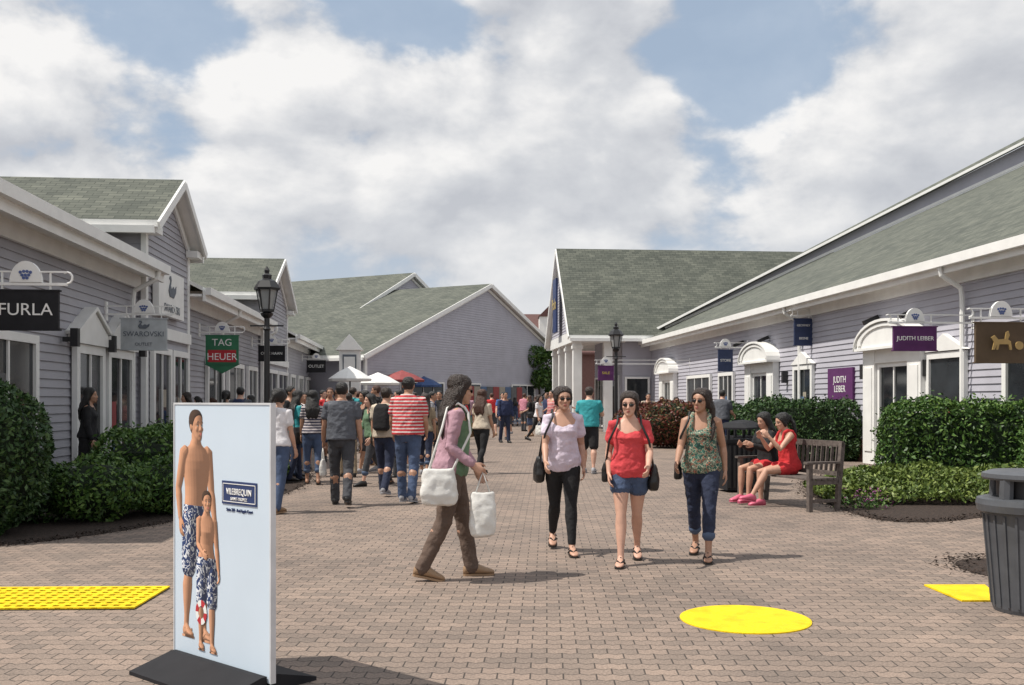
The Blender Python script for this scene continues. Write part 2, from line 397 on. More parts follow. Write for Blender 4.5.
# --- D : portico building
dd=empty('portico_store_building')
fd=Frame(W(6.8,50.2),W(0,1),W(-1,0))
gable_parts(dd,fd,4.1,4.75,9.0,16,oh=.4,ohf=.25,base=4.75,front=False,sides=False,rk=.2)
mb=MB()
fn=Frame(W(9.2,46.5),W(1,0),W(0,-1)); mb.siding(fn,0,8,0,4.7,M['siding']); mb.poly([fn.p(0,-.01,0),fn.p(8,-.01,0),fn.p(8,-.01,4.7),fn.p(0,-.01,4.7)],M['siding'])
ff=Frame(W(9.2,46.5),W(0,1),W(-1,0)); mb.siding(ff,0,7.6,0,4.7,M['siding']); mb.poly([ff.p(0,-.01,0),ff.p(7.6,-.01,0),ff.p(7.6,-.01,4.7),ff.p(0,-.01,4.7)],M['siding'])
window(mb,fn,.2,1.2,.4,2.5,nx=1); window(mb,ff,.6,3.2,.2,2.6,nx=3); window(mb,ff,4.4,7,.2,2.6,nx=3)
mb.build('store_front',dd)
mb=MB()
for u in(46.5,49,51.5,54): mb.box(SF,6.85,7.25,u-.2,u+.2,0,4.2,M['white']); mb.box(SF,6.8,7.3,u-.25,u+.25,3.9,4.05,M['white']); mb.box(SF,6.8,7.3,u-.25,u+.25,0,.25,M['white'])
mb.box(SF,8.3,8.7,46.3,46.7,0,4.2,M['white'])
mb.box(SF,6.75,9.3,46.25,46.6,4.2,4.72,M['white']); mb.box(SF,6.75,7.15,46.6,54.2,4.2,4.72,M['white'])
mb.box(SF,7.15,9.3,46.6,54.2,4.5,4.6,M['white'])
mb.box(SF,6.45,6.55,49.6,50.8,4.9,7.6,M['navy'])
mb.build('portico_columns',dd)
text(dd,'Polo',.8,W(6.43,50.2,6.3),-pi/2+AN,C('gold',(.6,.45,.12),rough=.4))

# --- LEFT BUILDING
LW=-6.; lb_=empty('outlet_store_building')
lf=Frame(W(LW,0),W(0,1),W(1,0)); L0=10.6
towers=[(23.3,1.85,5.25,6.35,.15,4.8),(39.6,3.1,5.35,6.85,.15,5.4)]
segs=[(L0,23.3-1.95),(23.3+1.95,39.6-3.2),(39.6+3.2,62)]
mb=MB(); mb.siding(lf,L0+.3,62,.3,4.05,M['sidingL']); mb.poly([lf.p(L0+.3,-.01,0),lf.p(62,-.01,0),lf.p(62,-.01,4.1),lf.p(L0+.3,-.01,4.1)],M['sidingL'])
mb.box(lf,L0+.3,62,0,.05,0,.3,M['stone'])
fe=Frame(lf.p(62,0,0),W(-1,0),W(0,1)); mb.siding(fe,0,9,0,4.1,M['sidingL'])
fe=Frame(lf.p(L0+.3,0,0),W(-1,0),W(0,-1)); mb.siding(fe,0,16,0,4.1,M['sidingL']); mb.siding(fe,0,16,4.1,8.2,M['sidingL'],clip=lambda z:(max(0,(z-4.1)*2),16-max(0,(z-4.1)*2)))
mb.build('walls',lb_)
mb=MB(); mb.prism([W(-6.1,L0,4.6),W(-6.1,62.4,4.6),W(-14,62.4,8.55),W(-14,L0,8.55)],(0,0,-.1),M['shingle'],M['white'])
for a,b_ in segs: mb.prism([W(-5.5,a,4.3),W(-5.5,b_,4.3),W(-6.1,b_,4.6),W(-6.1,a,4.6)],(0,0,-.1),M['shingle'],M['white'])
mb.prism([W(-22.5,L0,4.3),W(-22.5,62.4,4.3),W(-14,62.4,8.55),W(-14,L0,8.55)],(0,0,-.1),M['shingle'],M['white'])
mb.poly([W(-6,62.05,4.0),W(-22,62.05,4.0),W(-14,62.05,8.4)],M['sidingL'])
mb.build('roof',lb_)
mb=MB()
for a,b_ in segs:
    mb.box(SF,-6,-5.52,a,b_,4.06,4.12,M['white']); mb.box(SF,-5.5,-5.43,a,b_,3.94,4.2,M['white']); mb.box(SF,-5.43,-5.30,a,b_,4.1,4.28,M['white'])
    mb.box(SF,-5.97,-5.9,a+.2,b_,3.8,4.06,M['white'])
mb.box(SF,-6.08,-5.93,L0+.22,L0+.42,0,4.0,M['white'])
for px in(132,222,262,318):
    u=U(px,-5.9); mb.tube([W(-5.37,u,4.1),W(-5.4,u,3.95),W(-5.85,u,3.7),W(-5.88,u,3.5),W(-5.88,u,.2)],[.05]*5,M['white'],n=8)
mb.build('trim',lb_)
mb=MB()
window(mb,lf,U(0,LW)-.9,U(28,LW),1.0,2.35,nx=2,fw=.13)
peaked_door(mb,lf,U(72,LW),U(95,LW),2.3); peaked_door(mb,lf,U(104,LW),U(125,LW),2.3)
for a,b_ in((205,220),(226,240),(246,254),(289,293),(297,301),(305,309)): window(mb,lf,U(a,LW),U(b_,LW),.4,2.5,nx=2,fw=.14)
for px in(60,99,131):
    u=U(px,LW); mb.beam(W(-5.95,u,2.5),W(-5.8,u,2.5),.08,.08,M['black']); mb.box(SF,-5.82,-5.70,u-.06,u+.06,2.38,2.68,M['black'])
mb.build('windows_and_doors',lb_)
for i,(uc,hw,ev,pk,pr,ln) in enumerate(towers):
    r=empty('cross_gable_tower'); f=Frame(W(LW+pr,uc),W(0,1),W(1,0))
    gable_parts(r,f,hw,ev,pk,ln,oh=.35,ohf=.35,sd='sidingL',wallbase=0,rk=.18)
    mb=MB()
    window(mb,f,-hw+.4,-.2,.3,2.5,nx=2,fw=.14); window(mb,f,.2,hw-.4,.3,2.5,nx=2,fw=.14)
    mb.box(f,-hw,hw,.03,.1,2.85,3.1,M['white']); mb.box(f,-hw-.3,-hw+.25,.03,.3,ev-.28,ev-.12,M['white']); mb.box(f,hw-.25,hw+.3,.03,.3,ev-.28,ev-.12,M['white'])
    mb.build('store_front',r)
gy=C('sign_grey',(.12,.14,.17))
def swan(mb,f,ca,n,cz,s,m):
    pts=[(-.5,-.1),(-.35,-.3),(.2,-.32),(.5,-.1),(.55,.15),(.3,0),(.15,.1),(-.1,-.02),(-.22,.1),(-.12,.3),(-.2,.45),(-.36,.42),(-.42,.3),(-.3,.32),(-.26,.25),(-.4,.08)]
    mb.prism([f.p(ca+x*s,n,cz+z*s) for x,z in pts],f.N*.01,m)
sg=empty('jewellery_wall_sign'); mb=MB(); f=Frame(W(-5.83,22.9),W(0,1),W(1,0)); mb.box(f,-1.05,1.15,.03,.16,3.35,4.35,M['white']); mb.build('board',sg)
mb=MB(); swan(mb,f,.05,.165,3.98,.62,gy); mb.build('logo',sg)
text(sg,'SWAROVSKI',.25,f.p(.05,.17,3.52),pi/2+AN,gy)

# --- far gable buildings
def far_gable(name,P,hw,ev,pk,ln):
    r=empty(name); f=Frame((P[0],P[1],0),(.48,.88,0),(.88,-.48,0))
    gable_parts(r,f,hw,ev,pk,ln,oh=.5,ohf=.3)
    return r,f
farB,fB=far_gable('gabled_store_building',(-6.6,65),11.5,4.1,9.6,26)
farC,fC=far_gable('gabled_store_building',(-1.5,60),12,3.75,8.3,22)
mb=MB()
window(mb,fC,-9,-5,.3,2.4,nx=4); window(mb,fC,-3.5,-1,.3,2.4,nx=2); window(mb,fC,3,6,.3,2.4,nx=3)
for i in range(9): mb.box(fC,-2.5+i*.75,-1.8+i*.75,.12,.16,.4,2.3,disp[i%4])
mb.build('store_front',farC)
hs=empty('distant_brown_roof_house'); mb=MB(); br=C('brown_roof',(.11,.05,.045)); f=Frame((4.5,95,0),(1,0,0),(0,-1,0))
mb.box(f,-8,6,-8,0,0,6,C('brown_wall',(.16,.08,.07)))
mb.prism([f.p(-8.5,.5,6),f.p(6.5,.5,6),f.p(6.5,-4,10),f.p(-8.5,-4,10)],(0,0,-.2),br)
mb.prism([f.p(-2,.6,9.4),f.p(-.5,.6,10.9),f.p(1,.6,9.4)],(0,3,0),br); mb.box(f,-1.9,.9,-3,.5,7,9.4,M['white'])
mb.build('house_body',hs)

kk=empty('information_kiosk'); mb=MB(); kf=Frame((-7.15,44,0),(1,.1,0),(.1,-1,0))
mb.box(kf,-.45,.45,-.9,0,0,3.7,M['white']); mb.prism([kf.p(-.6,.12,3.7),kf.p(.6,.12,3.7),kf.p(0,.12,4.4)],-kf.N*1.1,M['white'])
mb.box(kf,-.3,.3,.0,.05,2.6,3.5,gy); mb.box(kf,-.24,.24,.05,.08,2.7,3.4,M['white']); mb.build('kiosk_body',kk)
def parasol(px,Y,r_,z,m):
    ps=empty('market_parasol'); mb=MB(); X=(px-512)/1000*Y; mb.rev((X,Y,0),[(.25,0),(.25,.1),(.03,.12),(.03,z+.3)],M['black'],n=10)
    mb.rev((X,Y,0),[(r_,z),(r_*1.03,z+.1),(r_*.55,z+.38),(.1,z+.56),(0,z+.6)],m,n=8); mb.build('canopy_and_pole',ps)
ra=C('red_awning',(.25,.05,.05))
parasol(350,40,.85,2.25,M['white']); parasol(378,47,1.0,2.2,M['white']); parasol(402,50,1.1,2.4,ra); parasol(423,54,1.0,2.2,C('blue_canopy',(.05,.1,.25)))
aw=empty('market_stall'); mb=MB(); f=Frame((-6.2,57,0),(1,.3,0),(.3,-1,0))
for a in(-1.3,1.3):
    for n in(-1,1): mb.box(f,a-.05,a+.05,n-.05,n+.05,0,2.6,M['white'])
mb.prism([f.p(-1.5,1.2,2.5),f.p(1.5,1.2,2.5),f.p(1.2,0,3.5),f.p(-1.2,0,3.5)],(0,0,-.05),ra); mb.prism([f.p(-1.5,-1.2,2.5),f.p(1.5,-1.2,2.5),f.p(1.2,0,3.5),f.p(-1.2,0,3.5)],(0,0,-.05),ra)
mb.box(f,-1.2,1.2,.6,1,0,1,C('stall_front',(.3,.05,.05))); mb.build('stall_body',aw)

# ------------------------------------------------------------------ hanging signs
def hang_sign(name,v0,v1,u,z0,z1,wallv,bm,lines,tm,logo=True,size=.2,sx=1):
    r=empty(name); mb=MB(); f=Frame(W(0,u),W(1,0),W(0,-1))
    sg=1 if wallv<v0 else -1
    far=v1 if sg>0 else v0
    mb.box(f,v0,v1,-.03,.03,z0,z1,bm)
    for (a,b_,c_,d) in((v0-.02,v1+.02,z1,z1+.02),(v0-.02,v1+.02,z0-.02,z0)): mb.box(f,a,b_,-.04,.04,c_,d,bm)
    zb=z1+.07
    mb.box(f,min(wallv,far+sg*.1),max(wallv,far+sg*.1),-.02,.02,zb,zb+.035,M['white'])
    mb.box(f,min(wallv,far+sg*.1),max(wallv,far+sg*.1),-.015,.015,zb+.16,zb+.18,M['white'])
    mb.box(f,wallv-.02,wallv+.05,-.05,.05,zb-.1,zb+.25,M['white'])
    for x in(v0+.1,v1-.1): mb.box(f,x-.01,x+.01,-.01,.01,z1,zb+.17,M['white'])
    mb.tube([f.p(far+sg*.1+.06*sin(t),0,zb+.10-.07*cos(t)) for t in [i*pi/5 for i in range(7)]],[.014]*7,M['white'],n=6)
    mb.build('board_and_bracket',r)
    if logo:
        mb=MB(); c=(v0+v1)/2
        pts=[f.p(c+.19*cos(i*pi/14),.03,zb+.04+.26*sin(i*pi/14)) for i in range(15)]
        mb.prism(pts,f.N*-.06,M['white'])
        lbm=C('logo_blue',(.09,.13,.30))
        for j,(x,z) in enumerate(((-.06,.16),(-.02,.17),(.02,.17),(.06,.16),(-.04,.125),(0,.125),(.04,.125),(-.02,.09),(.02,.09))):
            mb.prism([f.p(c+x+.02*cos(i*pi/4),.032+.0005*j,zb+z+.02*sin(i*pi/4)) for i in range(8)],f.N*.004,lbm)
        mb.build('crest_logo',r)
    n=len(lines)
    for i,(t,s) in enumerate(lines):
        text(r,t,s,f.p((v0+v1)/2,.036,z0+(z1-z0)*(1-(i+.5)/n)),AN,tm,sx=sx)
    return r
white_=M['white']
hang_sign('black_hanging_sign',-5.26,-4.49,12.7,2.37,2.83,-6,M['blackm'],[('FURLA',.21)],white_,sx=1.05)
hang_sign('grey_hanging_sign',-5.7,-4.86,19.3,2.45,3.02,-6,C('pale_sign',(.42,.45,.47)),[('',.1),('SWAROVSKI',.135),('OUTLET',.085)],gy)
r=empty('swan_emblem'); mb=MB(); f=Frame(W(-5.28,19.3),W(1,0),W(0,-1)); swan(mb,f,0,.036,2.9,.2,gy); mb.build('emblem',r)
rr_=hang_sign('watch_hanging_sign',-5.8,-4.95,27.0,2.45,3.2,-6,C('sign_green',(.03,.16,.08)),[('TAG',.26),('HEUER',.26)],white_)
mb=MB(); f=Frame(W(0,27.0),W(1,0),W(0,-1)); mb.box(f,-5.74,-5.01,.031,.034,2.5,2.82,C('sign_red',(.45,.02,.03)))
mb.prism([f.p(-5.8,-.02,2.43),f.p(-4.95,-.02,2.43),f.p(-5.375,-.02,2.2)],f.N*.04,M['sign_green']); mb.build('red_band',rr_)
hang_sign('black_hanging_sign',-5.75,-4.85,35.0,2.85,3.35,-6,M['blackm'],[('COLE HAAN',.13)],white_)
hang_sign('black_hanging_sign',-5.75,-4.85,49.0,2.85,3.4,-6,M['blackm'],[('OUTLET',.2)],white_)
pu=C('sign_purple',(.10,.02,.11)); nb=C('sign_navy',(.025,.04,.10))
def rsign(name,px0,px1,py0,py1,Y,m,lines,tm,**k):
    x0=(px0-512)/1000*Y; x1=(px1-512)/1000*Y; v0=x0*cos(AN)+Y*sin(AN); v1=x1*cos(AN)+Y*sin(AN); u=-x0*sin(AN)+Y*cos(AN)
    return hang_sign(name,v0,v1,u,1.5+(400-py1)/1000*Y,1.5+(400-py0)/1000*Y,10.6,m,lines,tm,**k)
rsign('purple_hanging_sign',893,938,327,350,19.3,pu,[('JUDITH LEIBER',.115)],white_)
rsign('bronze_hanging_sign',975,1029,323,362,16.6,C('sign_bronze',(.10,.065,.035)),[('',.1)],white_)
r=empty('carriage_emblem'); mb=MB(); x=(1001-512)/1000*16.6; f=Frame((x,16.52,0),W(1,0),W(0,-1)); go=C('emblem_gold',(.42,.28,.10),rough=.4)
pts=[(-.2,-.14),(-.17,-.02),(-.22,.06),(-.16,.1),(-.1,.03),(.02,.04),(.04,.15),(.08,.17),(.1,.1),(.07,.03),(.12,.0),(.14,-.14),(.1,-.14),(.08,-.05),(-.08,-.05),(-.1,-.14),(-.13,-.14),(-.12,-.06),(-.16,-.14)]
mb.prism([f.p(a,0,2.47+z) for a,z in pts],f.N*.02,go)
mb.prism([f.p(.27+.07*cos(i*pi/8),.0,2.4+.07*sin(i*pi/8)) for i in range(16)],f.N*.02,go)
mb.build('emblem',r)
rsign('navy_hanging_sign',794,813,319,345,27.5,nb,[('GEOFFREY',.08),('BEENE',.09)],white_,logo=False)
rsign('navy_hanging_sign',718,733,350,371,33,nb,[('STORE',.12)],white_)
rsign('purple_hanging_sign',598,614,366,380,40,pu,[('SALE',.15)],C('yellowtxt',(.6,.5,.05)))
r=empty('purple_wall_sign'); mb=MB(); a0,a1=U(856,RW),U(831,RW); zt=Zat(368,RW,(a0+a1)/2); zb=Zat(401,RW,(a0+a1)/2)
mb.box(rf_,a0,a1,.03,.09,zb,zt,pu); mb.build('board',r); text(r,'JUDITH\nLEIBER',.24,rf_.p((a0+a1)/2,.095,(zb+zt)/2),-pi/2+AN,white_)

# ------------------------------------------------------------------ lamp posts
def lamp(X,Y,H=4.2):
    r=empty('street_lamp',(X,Y,0)); s=H/4.2; mb=MB(); K=M['black']
    mb.rev((0,0,0),[(.19,0),(.19,.12),(.15,.16),(.14,.5),(.10,.58),(.075,.7),(.06,.8),(.05,2.9),(.07,2.93),(.05,2.98),(.05,3.15),(.10,3.2),(.12,3.25),(.05,3.28)],K,n=12)
    mb.beam((-.3,0,3.0),(.3,0,3.0),.03,.03,K)
    mb.rev((0,0,0),[(.13,3.28),(.13,3.33)],K,n=6)
    for i in range(6):
        a=i*pi/3; mb.beam((.12*cos(a),.12*sin(a),3.3),(.19*cos(a),.19*sin(a),3.72),.02,.02,K)
    mb.rev((0,0,0),[(.23,3.72),(.24,3.76),(.16,3.9),(.08,3.95),(.09,4.02),(.04,4.06),(.05,4.12),(.01,4.2)],K,n=6)
    mb.build('post_and_frame',r)
    mb=MB(); mb.rev((0,0,0),[(.10,3.33),(.175,3.72)],M['lantern'],n=6); mb.build('lantern_glass',r)
    r.scale=(1.12,1.12,s)
lamp(-4.95,20.2); lamp(3.6,34.6)

# ------------------------------------------------------------------ foliage
lm1=m_leaf('boxwood_leaves',(.025,.06,.014),(.06,.13,.025),(.13,.21,.045))
lm2=m_leaf('yew_leaves',(.014,.04,.011),(.032,.075,.020),(.07,.125,.034))
lm3=m_leaf('groundcover_leaves',(.05,.085,.018),(.11,.16,.032),(.19,.24,.055))
lm4=m_leaf('red_shrub_leaves',(.07,.015,.012),(.14,.03,.02),(.10,.10,.03))
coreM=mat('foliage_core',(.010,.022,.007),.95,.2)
def leafmesh(name,parent,P,Nn,size,m,flat=.5):
    n=len(P); P=np.asarray(P); Nn=np.asarray(Nn)
    R=np.random.normal(size=(n,3)); D=Nn*flat+R*.6; D/=np.linalg.norm(D,axis=1)[:,None]
    T=np.cross(D,np.random.normal(size=(n,3))); T/=np.linalg.norm(T,axis=1)[:,None]; B=np.cross(D,T)
    s=(size*np.random.uniform(.6,1.3,n))[:,None]
    vs=np.stack([P-T*s,P-B*s*.45,P+T*s,P+B*s*.45],1).reshape(-1,3)
    me=bpy.data.meshes.new(name); me.vertices.add(4*n); me.vertices.foreach_set('co',vs.ravel())
    me.loops.add(4*n); me.loops.foreach_set('vertex_index',np.arange(4*n)); me.polygons.add(n); me.polygons.foreach_set('loop_start',np.arange(n)*4)
    me.update(calc_edges=True); me.materials.append(m)
    o=bpy.data.objects.new(name,me); COL.objects.link(o); o.parent=parent; return o
for o_,e_ in leafjobs: chips(o_,e_,1800 if len(e_)>30 else 500)
def lump(P,ph,f=2.6):
    return (np.sin(P[:,0]*f+ph)+np.sin(P[:,1]*f*1.2+ph*2)+np.sin(P[:,2]*f*1.4+ph*3)+np.sin((P[:,0]+P[:,1])*f*2.3+ph))/4
def hedge(name,x0,x1,y0,y1,h,n,size,m,amp=.12,rz=0,loc=(0,0,0)):
    r=empty(name,loc,rz); c=np.array([(x0+x1)/2,(y0+y1)/2,h/2]); hf=np.array([(x1-x0)/2,(y1-y0)/2,h/2])
    k=6.
    q=np.random.uniform(-1,1,(n,3)); ar=np.array([hf[1]*hf[2],hf[0]*hf[2],hf[0]*hf[1]]); ax=np.random.choice(3,n,p=ar/ar.sum()); sg=np.random.choice([-1,1],n)
    q[np.arange(n),ax]=sg
    L=(np.abs(q)**k).sum(1)**(1/k); q=q/L[:,None]
    nn=np.zeros((n,3)); nn[np.arange(n),ax]=sg
    P=c+q*hf; P=P+nn*(lump(P,x0)*amp+lump(P*3.1,x0+1)*amp*.45)[:,None]-nn*np.random.exponential(.05,n)[:,None]
    ex=np.random.rand(n)<.07; P[ex]+=nn[ex]*np.random.uniform(0,.13,ex.sum())[:,None]
    kp=P[:,2]>.02; P=P[kp]; nn=nn[kp]
    leafmesh('leaves',r,P,nn,size,m)
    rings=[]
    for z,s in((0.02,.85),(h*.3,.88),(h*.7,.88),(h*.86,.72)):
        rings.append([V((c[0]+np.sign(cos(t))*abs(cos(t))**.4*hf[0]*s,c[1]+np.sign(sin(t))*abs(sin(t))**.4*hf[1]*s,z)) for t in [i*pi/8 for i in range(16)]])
    mb=MB(); mb.loft(rings,coreM); mb.build('dark_core',r)  # solid core without twigs; dark colour stands in for shade behind leaves
    return r
def bush(name,x,y,r_,h,n,size,m,amp=.1):
    r=empty(name,(x,y,0)); d=np.random.normal(size=(n,3)); d/=np.linalg.norm(d,axis=1)[:,None]
    P=d*np.array([r_,r_,h/2])+np.array([0,0,h/2]); P+=d*(lump(P*1.5,x)*amp+lump(P*4,x)*amp*.5)[:,None]-d*np.random.exponential(.05,n)[:,None]
    k=P[:,2]>0; leafmesh('leaves',r,P[k],d[k],size,m)
    mb=MB(); mb.ellip((0,0,h/2),r_*.85,r_*.85,h/2*.85,coreM); mb.build('dark_core',r)  # solid dark ellipsoid, shade between the leaves put into its colour
    return r
bush('conifer_shrub',-5.98,11.0,.85,1.78,14000,.035,lm2,.07)
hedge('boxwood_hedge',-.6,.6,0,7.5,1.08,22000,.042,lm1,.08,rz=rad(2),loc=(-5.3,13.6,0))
for x,y,r_,h in((-5.2,12.5,.65,.75),(-4.55,13.3,.6,.7),(-6.0,12.3,.6,.8),(-4.5,14.8,.55,.65),(-4.45,16.4,.55,.6),(-4.5,18.2,.5,.55)):
    bush('boxwood_shrub',x,y,r_,h,4200,.037,lm1 if h<.78 else lm2,.12)
hedge('boxwood_hedge',0,3.6,0,1.3,1.48,20000,.044,lm1,.12,rz=rad(-14),loc=(6.55,17.6,0))
hedge('boxwood_hedge',0,3.0,0,1.3,1.38,15000,.044,lm1,.12,rz=rad(-30),loc=(8.1,15.9,0))
hedge('boxwood_hedge',0,2.9,0,1.6,1.5,13000,.047,lm2,.14,rz=rad(-8),loc=(5.75,24.6,0))
hedge('boxwood_hedge',0,2.0,0,1.6,1.4,8000,.05,lm1,.12,rz=rad(-8),loc=(6.6,27.6,0))
bush('red_leaf_shrub',5.0,31.5,1.1,1.55,4500,.06,lm4); bush('red_leaf_shrub',6.4,30,.9,1.4,4000,.06,lm2); bush('red_leaf_shrub',4.3,33.5,.9,1.4,3500,.06,lm4)
r=empty('juniper_groundcover')
n=30000; t=np.random.rand(n); s=np.random.rand(n)
X=4.5+3.9*t; Y=14.25+2.4*s-.2*t; X=X+.35*s; edgew=np.minimum(np.minimum(t,1-t)*5,np.minimum(s,1-s)*4).clip(0,1)
Z=(.12+.38*edgew**.6*(.7+.3*np.sin(X*4.1)*np.sin(Y*5.3)))*np.random.uniform(.5,1.1,n)
leafmesh('leaves',r,np.stack([X,Y,Z],1),np.tile([0,0,1.],(n,1)),.04,lm3,.2)
pm=C('purple_petals',(.28,.08,.22))
for gx,gy_ in((62,500),(85,493),(872,510)):
    p=G(gx,gy_); r=empty('flowering_plant',(p.x,p.y+.25,0)); q=np.random.normal(size=(140,3))*[.14,.14,.06]+[0,0,.16]; leafmesh('petals',r,q,np.tile([0,0,1.],(140,1)),.02,pm); q=np.random.normal(size=(300,3))*[.15,.15,.05]+[0,0,.08]; q[:,2]=np.abs(q[:,2]); leafmesh('leaves',r,q,np.tile([0,0,1.],(300,1)),.03,lm1)
def tree(name,x,y,h,cr,n,size,m):
    r=empty(name,(x,y,0)); mb=MB(); bk=C('bark',(.07,.055,.045),rough=.9)
    mb.tube([(0,0,0),(.05,0,h*.3),(0,.05,h*.55),(.05,0,h*.85)],[h*.03,h*.024,h*.016,h*.006],bk)
    cl=[]
    for i in range(9):
        a=i*2.4; z=h*(.35+.06*i); q=V((cos(a)*cr*.6,sin(a)*cr*.6,z+h*.1)); mb.tube([(0,0,z-h*.05),q*.5+V((0,0,z*.5)),q],[h*.012,h*.008,h*.004],bk,n=6); cl.append(q)
    cl.append(V((0,0,h*.9))); mb.build('trunk_and_limbs',r)
    P=[];D=[]
    for q in cl:
        d=np.random.normal(size=(n//10,3)); d/=np.linalg.norm(d,axis=1)[:,None]; rr=cr*np.random.uniform(.3,.55)*np.random.uniform(.5,1,len(d))**.5
        P.append(np.array(q)+d*rr[:,None]); D.append(d)
    leafmesh('leaves',r,np.concatenate(P),np.concatenate(D),size,m)
tree('maple_tree',1.75,66,5.0,1.5,6000,.13,lm1)
tree('maple_tree',2.6,80,5.6,1.9,5000,.14,lm2)

# ------------------------------------------------------------------ furniture
def trash(X,Y,sc=1.0,nm='round_trash_bin'):
    r=empty(nm,(X,Y,0)); r.scale=(sc,)*3; mb=MB(); B=M['binplastic']
    mb.rev((0,0,0),[(.26,0),(.27,.03),(.33,.74),(.375,.75),(.385,.80),(.375,.84),(.34,.85),(.0,.852)],B,n=40)
    for i in range(24):
        a=i*pi/12; mb.beam((.272*cos(a),.272*sin(a),.05),(.33*cos(a),.33*sin(a),.72),.018,.018,B)
    for i in range(4):
        a=i*pi/2+.5; mb.tube([(.30*cos(a),.30*sin(a),.84),(.29*cos(a),.29*sin(a),1.0)],[.05,.05],B,n=8)
    mb.rev((0,0,0),[(.335,.985),(.345,1.0),(.34,1.03),(.28,1.05),(0,1.06)],B,n=40)
    mb.build('bin_shell',r,fix=False)
    mb=MB(); mb.rev((0,0,0),[(.24,.85),(.24,.99)],M['dark'],n=30); mb.build('dark_opening',r)  # dark drum fills the opening, its colour stands in for inner shade
trash(3.70,7.12,.95)
def sqbin(X,Y):
    r=empty('black_waste_bin',(X,Y,0),rad(12)); mb=MB(); K=M['blackm']
    mb.box(WF,-.28,.28,-.28,.28,.04,.8,K); mb.box(WF,-.31,.31,-.31,.31,.8,.86,K)
    for i in range(7): mb.box(WF,-.27+i*.083,-.23+i*.083,-.3,-.281,.08,.76,M['black'])
    for a in(-.27,.23):
        for n in(-.27,.23): mb.box(WF,a,a+.04,n,n+.04,.86,1.02,K)
    mb.rev((0,0,0),[(.40,1.02),(.40,1.05),(.2,1.13),(0,1.15)],K,n=4); mb.build('bin_body',r)
sqbin(4.1,17.8); sqbin(3.7,16.5)
BA=rad(-68); BC=V((3.90,14.2,0)); bax=V((cos(BA),sin(BA),0)); bbk=V((-sin(BA),cos(BA),0))
bn=empty('park_bench',BC,BA); mb=MB(); wd=M['wood']
Lh=.82
for i in range(5): mb.box(WF,-Lh,Lh,-.24+i*.098,-.165+i*.098,.42,.445,wd)
for x in(-Lh+.03,Lh-.03):
    mb.box(WF,x-.03,x+.03,-.26,-.20,0,.64,wd); mb.beam((x,.22,0),(x,.31,.92),.06,.06,wd,up=V((1,0,0)))
    mb.box(WF,x-.04,x+.04,-.30,.27,.64,.67,wd); mb.box(WF,x-.025,x+.025,-.2,.22,.36,.415,wd); mb.box(WF,x-.02,x+.02,-.2,.22,.12,.16,wd)
mb.beam((-Lh,.30,.90),(Lh,.30,.90),.035,.08,wd); mb.beam((-Lh,.255,.50),(Lh,.255,.50),.03,.06,wd)
for i in range(15):
    x=-Lh+.1+i*(2*Lh-.2)/14; mb.beam((x,.26,.5),(x,.298,.88),.045,.018,wd,up=V((1,0,0)))
mb.build('frame_and_slats',bn)

# ------------------------------------------------------------------ people
HP_=np.array([(0,.020,.070,.030),(.05,.036,.086,.0),(.14,.049,.090,-.02),(.25,.058,.088,-.055),(.38,.066,.086,-.078),(.5,.072,.080,-.092),(.60,.075,.086,-.1),(.72,.074,.084,-.1),(.84,.066,.068,-.09),(.93,.050,.045,-.07),(.98,.03,.02,-.045),(1.0,.012,.0,-.02)])
HH=.222
def headpt(phi,z,infl=0):
    w=np.interp(z,HP_[:,0],HP_[:,1])+infl; f=np.interp(z,HP_[:,0],HP_[:,2])+infl; b=np.interp(z,HP_[:,0],HP_[:,3])-infl
    c=(f+b)/2; d=(f-b)/2
    s,co=sin(phi),cos(phi)
    e=.88
    return V((w*math.copysign(abs(co)**e,co), -(c+d*math.copysign(abs(s)**e,s)), z*HH))
def finish(o,vox,sm=3,disp=0,ds=.12):
    m=o.modifiers.new('r','REMESH'); m.mode='VOXEL'; m.voxel_size=vox; m.use_smooth_shade=True
    if disp:
        t=bpy.data.textures.new('folds','CLOUDS'); t.noise_scale=ds; t.noise_depth=2
        d=o.modifiers.new('d','DISPLACE'); d.texture=t; d.strength=disp; d.mid_level=.5
    if sm:
        s=o.modifiers.new('s','SMOOTH'); s.factor=.5; s.iterations=sm
TF=[(.80,.10,.07,.08),(.86,.145,.09,.115),(.92,.166,.100,.125),(.98,.158,.10,.11),(1.05,.130,.095,.09),(1.12,.118,.092,.085),(1.19,.128,.108,.09),(1.25,.138,.128,.095),(1.31,.146,.105,.098),(1.36,.146,.08,.092),(1.40,.112,.062,.08),(1.43,.07,.052,.065),(1.46,.055,.05,.06)]
TM=[(.80,.10,.08,.08),(.86,.145,.095,.11),(.92,.160,.105,.12),(.98,.158,.11,.11),(1.05,.152,.112,.10),(1.12,.155,.112,.10),(1.19,.168,.115,.105),(1.25,.18,.118,.11),(1.31,.188,.11,.112),(1.36,.18,.09,.10),(1.40,.14,.072,.09),(1.43,.08,.062,.072),(1.46,.062,.058,.066)]
